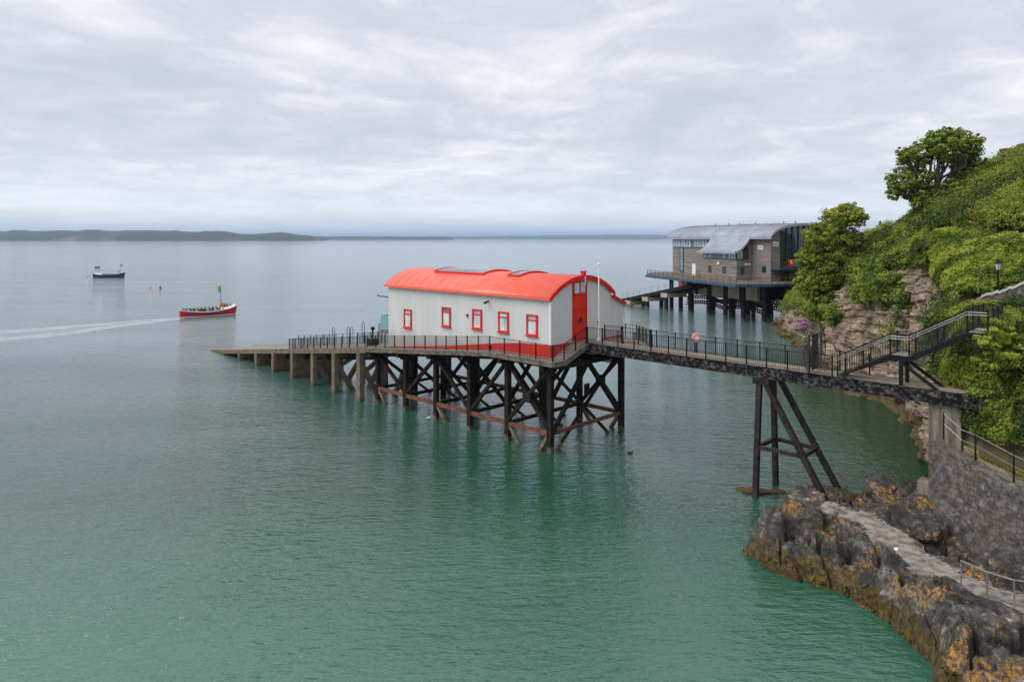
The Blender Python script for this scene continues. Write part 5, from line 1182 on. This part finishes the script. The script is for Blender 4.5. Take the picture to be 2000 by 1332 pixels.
# ============================================================ boats
def hull(mb,org,ax,length,beam,h,flare=1.0,z0=-.35,sheer=.55,n=22):
    ay=Vector((-ax.y,ax.x,0)); rings=[]
    for i in range(n+1):
        s=i/n; x=(s-.5)*length; w=beam/2*(max(0,math.sin(math.pi*min(1,max(0,(s*.94+.05)))))**.55); w=max(w,.03)
        if s<.1: w=max(w,beam*.5*(.45+4*s*.4))
        zt=h+sheer*((2*s-1)**2 if s>.5 else .55*(2*s-1)**2); ring=[]
        for k in range(9):
            q=(k-4)/4; a=abs(q); wy=w*(a**.55 if a else 0)*(1 if q>0 else -1); z=z0+(zt-z0)*(a**1.9)
            xo=x+(length*.035*(z-z0)/(zt-z0) if s>.8 else 0); ring.append(org+ax*xo+ay*wy+Vector((0,0,z)))
        rings.append(ring)
    vs=[p for r in rings for p in r]; fs=[(i*9+k,(i+1)*9+k,(i+1)*9+k+1,i*9+k+1) for i in range(n) for k in range(8)]
    fs+=[tuple(range(9)),tuple(range(n*9+8,n*9-1,-1))]
    mb.add(vs,fs); return rings
def person(label,loc,ax,cm,group):
    """seated figure: one skinned body mesh with jacket and hair"""
    loc=Vector(loc); ay=Vector((-ax.y,ax.x,0)); r0=thing('person',label,'person',loc,group=group)
    def X(f,s,z): return loc+ax*f+ay*s+Vector((0,0,z))
    b=MB(); 
    def rings(pts,n=8):
        vs=[];fs=[]
        for (c,rx,ry) in pts: vs+=[c+ax*(rx*math.cos(2*math.pi*i/n))+ay*(ry*math.sin(2*math.pi*i/n)) for i in range(n)]
        for k in range(len(pts)-1): fs+=[(k*n+i,k*n+(i+1)%n,(k+1)*n+(i+1)%n,(k+1)*n+i) for i in range(n)]
        fs+=[tuple(range(n))[::-1],tuple(range((len(pts)-1)*n,len(pts)*n))]; return vs,fs
    b.add(*rings([(X(.0,0,.0),.13,.17),(X(0,0,.2),.12,.15),(X(.01,0,.42),.12,.19),(X(.01,0,.52),.09,.17),(X(.01,0,.56),.05,.06),(X(.02,0,.60),.05,.055),(X(.03,0,.64),.08,.07),(X(.04,0,.71),.10,.078),(X(.03,0,.79),.095,.075),(X(.03,0,.84),.05,.04)]))
    for s in(-1,1):
        b.tube(X(0,.09*s,.08),X(.42,.11*s,.10),.085,7,.06); b.tube(X(.42,.11*s,.10),X(.45,.11*s,-.34),.058,7,.042); b.tube(X(.45,.11*s,-.34),X(.62,.11*s,-.36),.045,6,.03)
    b.build('body',M['skin'],r0)
    j=MB(); j.add(*rings([(X(0,0,-.02),.15,.19),(X(0,0,.2),.14,.175),(X(.01,0,.42),.14,.215),(X(.01,0,.53),.10,.19),(X(.01,0,.57),.07,.08)]))
    for s in(-1,1): j.tube(X(.01,.2*s,.5),X(.06,.24*s,.26),.06,7,.05); j.tube(X(.06,.24*s,.26),X(.28,.14*s,.2),.05,7,.038)
    j.build('jacket',M[cm],r0)
    h=MB(); h.lathe(X(.01,0,.72),[(.09,0),(.105,.05),(.095,.11),(.05,.15)],8); h.build('hair',M['hair'],r0)
def boatat(px0,py0,px1,py1):
    a=PW(px0,py0); b=PW(px1,py1); return a,b
# red tour boat heading right
a,b=PW(352,621),PW(458,614); ax=(b-a).normalized(); ax.z=0; org=(a+b)/2; ln=(b-a).length*1.02
rb=thing('boat','red wooden passenger boat under way with green and orange flags','boat',(org.x,org.y,0),math.atan2(ax.y,ax.x)); ay=Vector((-ax.y,ax.x,0))
mb=MB(); rr=hull(mb,org,ax,ln,3.0,.95,sheer=.95); mb.build('hull',M['boat_red'],rb)
def strip(rings,k,off,rad,mat,name,parent,i0=0,i1=None):
    mb=MB()
    for kk in (0,8) if k is None else (k,8-k):
        pts=[r[kk]+Vector((0,0,off)) for r in rings][i0:i1]; mb.path(pts,rad,5)
    mb.build(name,mat,parent)
strip(rr,None,.03,.07,M['white'],'gunwale',rb)
mb=MB()
for kk in (0,8):
    pts=[r[kk] for r in rr]; sgn=1 if kk==8 else -1
    for i in range(len(pts)-1):
        p,q_=pts[i],pts[i+1]; lo=lambda v:Vector((v.x,v.y,.0)); 
mb=MB()
for i in range(len(rr)-1):
    for k in (2,6):
        A_=rr[i][k];B_=rr[i+1][k]; mb.beam(Vector((A_.x,A_.y,.14))+ (ay*(.0)),Vector((B_.x,B_.y,.14)),.28,.14)
mb.build('boot_stripe',M['white'],rb)
mb=MB(); m=len(rr)
vs=[];
for r in rr[1:-1]: vs+=[r[1]+Vector((0,0,-.12)),r[7]+Vector((0,0,-.12))]
mb.add(vs,[(2*i,2*i+1,2*i+3,2*i+2) for i in range(m-3)]); mb.build('floor',M['darkwood'],rb)
mb=MB()
for i in (14,16,18,20): pass
vs=[]
for r in rr[16:22]: vs+=[r[0]+Vector((0,0,.02)),(r[0]+r[8])/2+Vector((0,0,.42)),r[8]+Vector((0,0,.02))]
mb.add(vs,[(3*i,3*i+1,3*i+4,3*i+3) for i in range(5)]+[(3*i+1,3*i+2,3*i+5,3*i+4) for i in range(5)]+[(0,2,1)]); mb.build('foredeck',M['white'],rb)
mb=MB()
for r in rr[3:16]: pass
mb.path([rr[i][0]+Vector((0,0,-.18)) for i in range(3,17)],.09,5); mb.path([rr[i][8]+Vector((0,0,-.18)) for i in range(3,17)],.09,5); mb.build('fender_band',M['boat_blue'],rb)
mp=org+ax*(ln*.235); mb=MB(); mb.tube(mp+Vector((0,0,.4)),mp+Vector((0,0,6.0)),.075,8,.045); mb.build('mast',M['bar'],rb)
def flag(mb,p,dirx,wd,ht,ph=0):
    n=8; vs=[]
    for i in range(n+1):
        s=i/n; o=dirx*(wd*s)+Vector((-dirx.y,dirx.x,0))*(.12*math.sin(s*6+ph)); 
        for z in (0,-ht): vs.append(p+o+Vector((0,0,z-.12*s)))
    vs+= [Vector(v)+Vector((-dirx.y,dirx.x,0))*.015 for v in vs]
    mb.add(vs,[(2*i,2*i+2,2*i+3,2*i+1) for i in range(n)]+[(2*i+18,2*i+19,2*i+21,2*i+20) for i in range(n)])
mb=MB(); flag(mb,mp+Vector((0,0,5.95)),(-ax),.5,1.2); mb.build('green_flag',M['greenflag'],rb)
mb=MB(); flag(mb,mp+Vector((0,0,2.5)),(ax),1.1,.75,1); mb.build('orange_flag',M['orange'],rb)
jk=['cloth0','cloth2','cloth3','cloth1','cloth4','cloth5','cloth3','cloth6','cloth0','cloth2','cloth3','cloth4','cloth1','cloth3']
for i in range(22):
    s=i//2; sd_=-1 if i%2 else 1; f=-.43+.068*s
    w_=1.0*min(1,(.5-abs(f))*3+.35)
    col=jk[(i*5)%14]
    nm={'cloth0':'navy','cloth1':'red','cloth2':'white','cloth3':'black','cloth4':'teal','cloth5':'purple','cloth6':'ochre'}[col]
    sx='near' if sd_<0 else 'far'
    person('passenger in %s jacket, %s row from the stern, %s side of the red boat'%(nm,['first','second','third','fourth','fifth','sixth','seventh','eighth','ninth','tenth','eleventh'][s],sx),org+ax*(ln*f)+ay*(w_*sd_)+Vector((0,0,1.0)),(-ay*sd_),col,'passengers in the red boat')
for i in range(3):
    person('crew figure in dark clothes on the bow of the red boat, %s of three'%['rearmost','middle','foremost'][i],org+ax*(ln*(.3+.055*i))+Vector((0,0,1.55)),ax,'cloth3','crew on the bow of the red boat')
# navy boat, moored farther out
a,b=PW(183,542),PW(242,542); ax=(b-a).normalized(); org=(a+b)/2; ln=(b-a).length; ay=Vector((-ax.y,ax.x,0))
nb=thing('boat','dark navy open boat moored far out with a small mast at its right end','boat',(org.x,org.y,0),0)
mb=MB(); rr=hull(mb,org,ax,ln,3.2,1.0,sheer=.9); mb.build('hull',M['boat_blue'],nb); strip(rr,None,.04,.08,M['boat_blue'],'gunwale',nb)
mb=MB(); vs=[]
for r in rr[1:7]: vs+=[r[0]+Vector((0,0,.0)),(r[0]+r[8])/2+Vector((0,0,.3)),r[8]+Vector((0,0,.05))]
mb.add(vs,[(3*i,3*i+1,3*i+4,3*i+3) for i in range(5)]+[(3*i+1,3*i+2,3*i+5,3*i+4) for i in range(5)]+[(15,16,17)]); mb.build('cabin_cover',M['white'],nb)
mb=MB(); mp=org+ax*ln*.38; mb.tube(mp+Vector((0,0,.5)),mp+Vector((0,0,5.2)),.09,6); mb.build('mast',M['pinkbuoy'],nb)
mb=MB(); flag(mb,mp+Vector((0,0,5.2)),ax,1.0,.5); mb.build('dark_flag',M['darkflag'],nb); mb=MB(); flag(mb,mp+Vector((-.3,0,2.6)),-ax,.9,.6); mb.build('orange_flag',M['orange'],nb)
mb=MB()
for i in range(4): mb.lathe(org+ax*(ln*(-.16+.09*i))+Vector((0,0,.7)),[(.7,0),(.6,.4),(.2,.8),(.05,.95)],8)
mb.build('engine_covers',M['boat_blue'],nb)
# dinghy
o=PW(190,523); mb=MB(); hull(mb,o,Vector((1,0,0)),2.8,1.2,.45,sheer=.2); mb.build('dinghy',M['boat_blue'],loc=(o.x,o.y,0),label='tiny dark dinghy floating just beyond the navy boat',cat='dinghy')
for px,py,mt,lb_ in ((293,563,'pinkbuoy','pink mooring buoy, the left one of the pair between the two boats'),(313,563,'boat_blue','dark mooring buoy, the right one of the pair between the two boats'),(170,541,'pinkbuoy','pink mooring buoy just left of the navy boat')):
    c=PW(px,py); mb=MB(); mb.lathe(c+Vector((0,0,-.2)),[(.2,0),(.38,.2),(.4,.35),(.25,.55),(.08,.65),(.06,.85)],12); mb.build('mooring_buoy',M[mt],loc=(c.x,c.y,0),label=lb_,cat='buoy')
# wake of the red boat: churned foam streaks lying on the sea
t=NT('wake_foam'); n=t.noise(1.2,7,.7,sc3=(.25,1.1,1),rot=(0,0,R(-3))); at=t.n('ShaderNodeAttribute',attribute_name='tint')
al=t.math('MULTIPLY',t.ramp(n,[(.34,0),(.64,.75)]),at.outputs['Fac']); t.fin((.80,.84,.85),.6); t.l(al,t.b.inputs['Alpha']); M['foam']=t.m
wl=[(356,622),(300,627),(230,634),(160,641),(90,649),(0,656),(-120,664)]
wpt=[PW(*p) for p in wl]; A=crom(np.array([[p.x,p.y] for p in wpt]),np.linspace(0,6,80)); co=[];cl=[]
for i in range(80):
    d=A[min(i+1,79)]-A[max(i-1,0)]; d/=np.linalg.norm(d); nn_=np.array([-d[1],d[0]]); s=i/79; wd=1.4+11*s
    for k in range(13):
        q_=(k-6)/6; e_=max(0,1-abs(q_)); arm=math.exp(-((abs(q_)-.5)/.30)**2)
        co.append((*(A[i]+nn_*wd*q_),.03)); cl.append(min(1,(.95*arm+.5*math.exp(-(q_/.2)**2)*(1-s))*(1-.35*s))*(0 if k in(0,12) else 1))
idx=np.arange(80*13).reshape(80,13); q=np.stack([idx[:-1,:-1],idx[:-1,1:],idx[1:,1:],idx[1:,:-1]],-1).reshape(-1,4)
npmesh('boat_wake',np.array(co),q,M['foam'],smooth=True,col=cl,kind='stuff')
# gulls on the water
for px,py,mt,lb_ in ((837,817,'white','white gull floating by the dark pier posts, below the second grey window from the left'),(1103,812,'bar','small dark seabird floating inside the pier under the gable'),(1232,885,'bar','small dark seabird floating right of the pier corner')):
    c=PW(px,py); r0=thing('seabird',lb_,'bird',(c.x,c.y,0)); mb=MB(); rings_=[]
    prof=[(-.28,.02,.05),(-.18,.08,.05),(-.05,.11,.06),(.08,.10,.07),(.16,.06,.10),(.19,.035,.17),(.23,.045,.21),(.28,.03,.21),(.35,.008,.2)]
    vs=[];n=8
    for x,r,z in prof: vs+=[c+Vector((x,r*math.cos(2*math.pi*i/n),z+r*.8*math.sin(2*math.pi*i/n))) for i in range(n)]
    mb.add(vs,[(k*n+i,k*n+(i+1)%n,(k+1)*n+(i+1)%n,(k+1)*n+i) for k in range(len(prof)-1) for i in range(n)]+[tuple(range(n))[::-1]]); mb.build('body',M[mt],r0)
    mb=MB()
    for s_ in(-1,1): mb.add([c+Vector(v) for v in ((.08,.09*s_,.1),(-.1,.115*s_,.12),(-.36,.03*s_,.12),(-.1,.09*s_,.06))],[(0,1,2,3)])
    mb.build('wings',M['bar'],r0)
# ============================================================ haze
t=bpy.data.materials.new('sea_haze'); t.use_nodes=True; nt_=t.node_tree
for n_ in list(nt_.nodes):
    if n_.type=='BSDF_PRINCIPLED': nt_.nodes.remove(n_)
pv=nt_.nodes.new('ShaderNodeVolumePrincipled'); pv.inputs['Color'].default_value=(.55,.76,1,1); pv.inputs['Density'].default_value=7e-5; pv.inputs['Anisotropy'].default_value=.2
nt_.links.new(pv.outputs[0],nt_.nodes['Material Output'].inputs['Volume'])
hz_=MB().box(-27000,-500,-5,27000,24000,150).build('haze',t,kind='stuff')
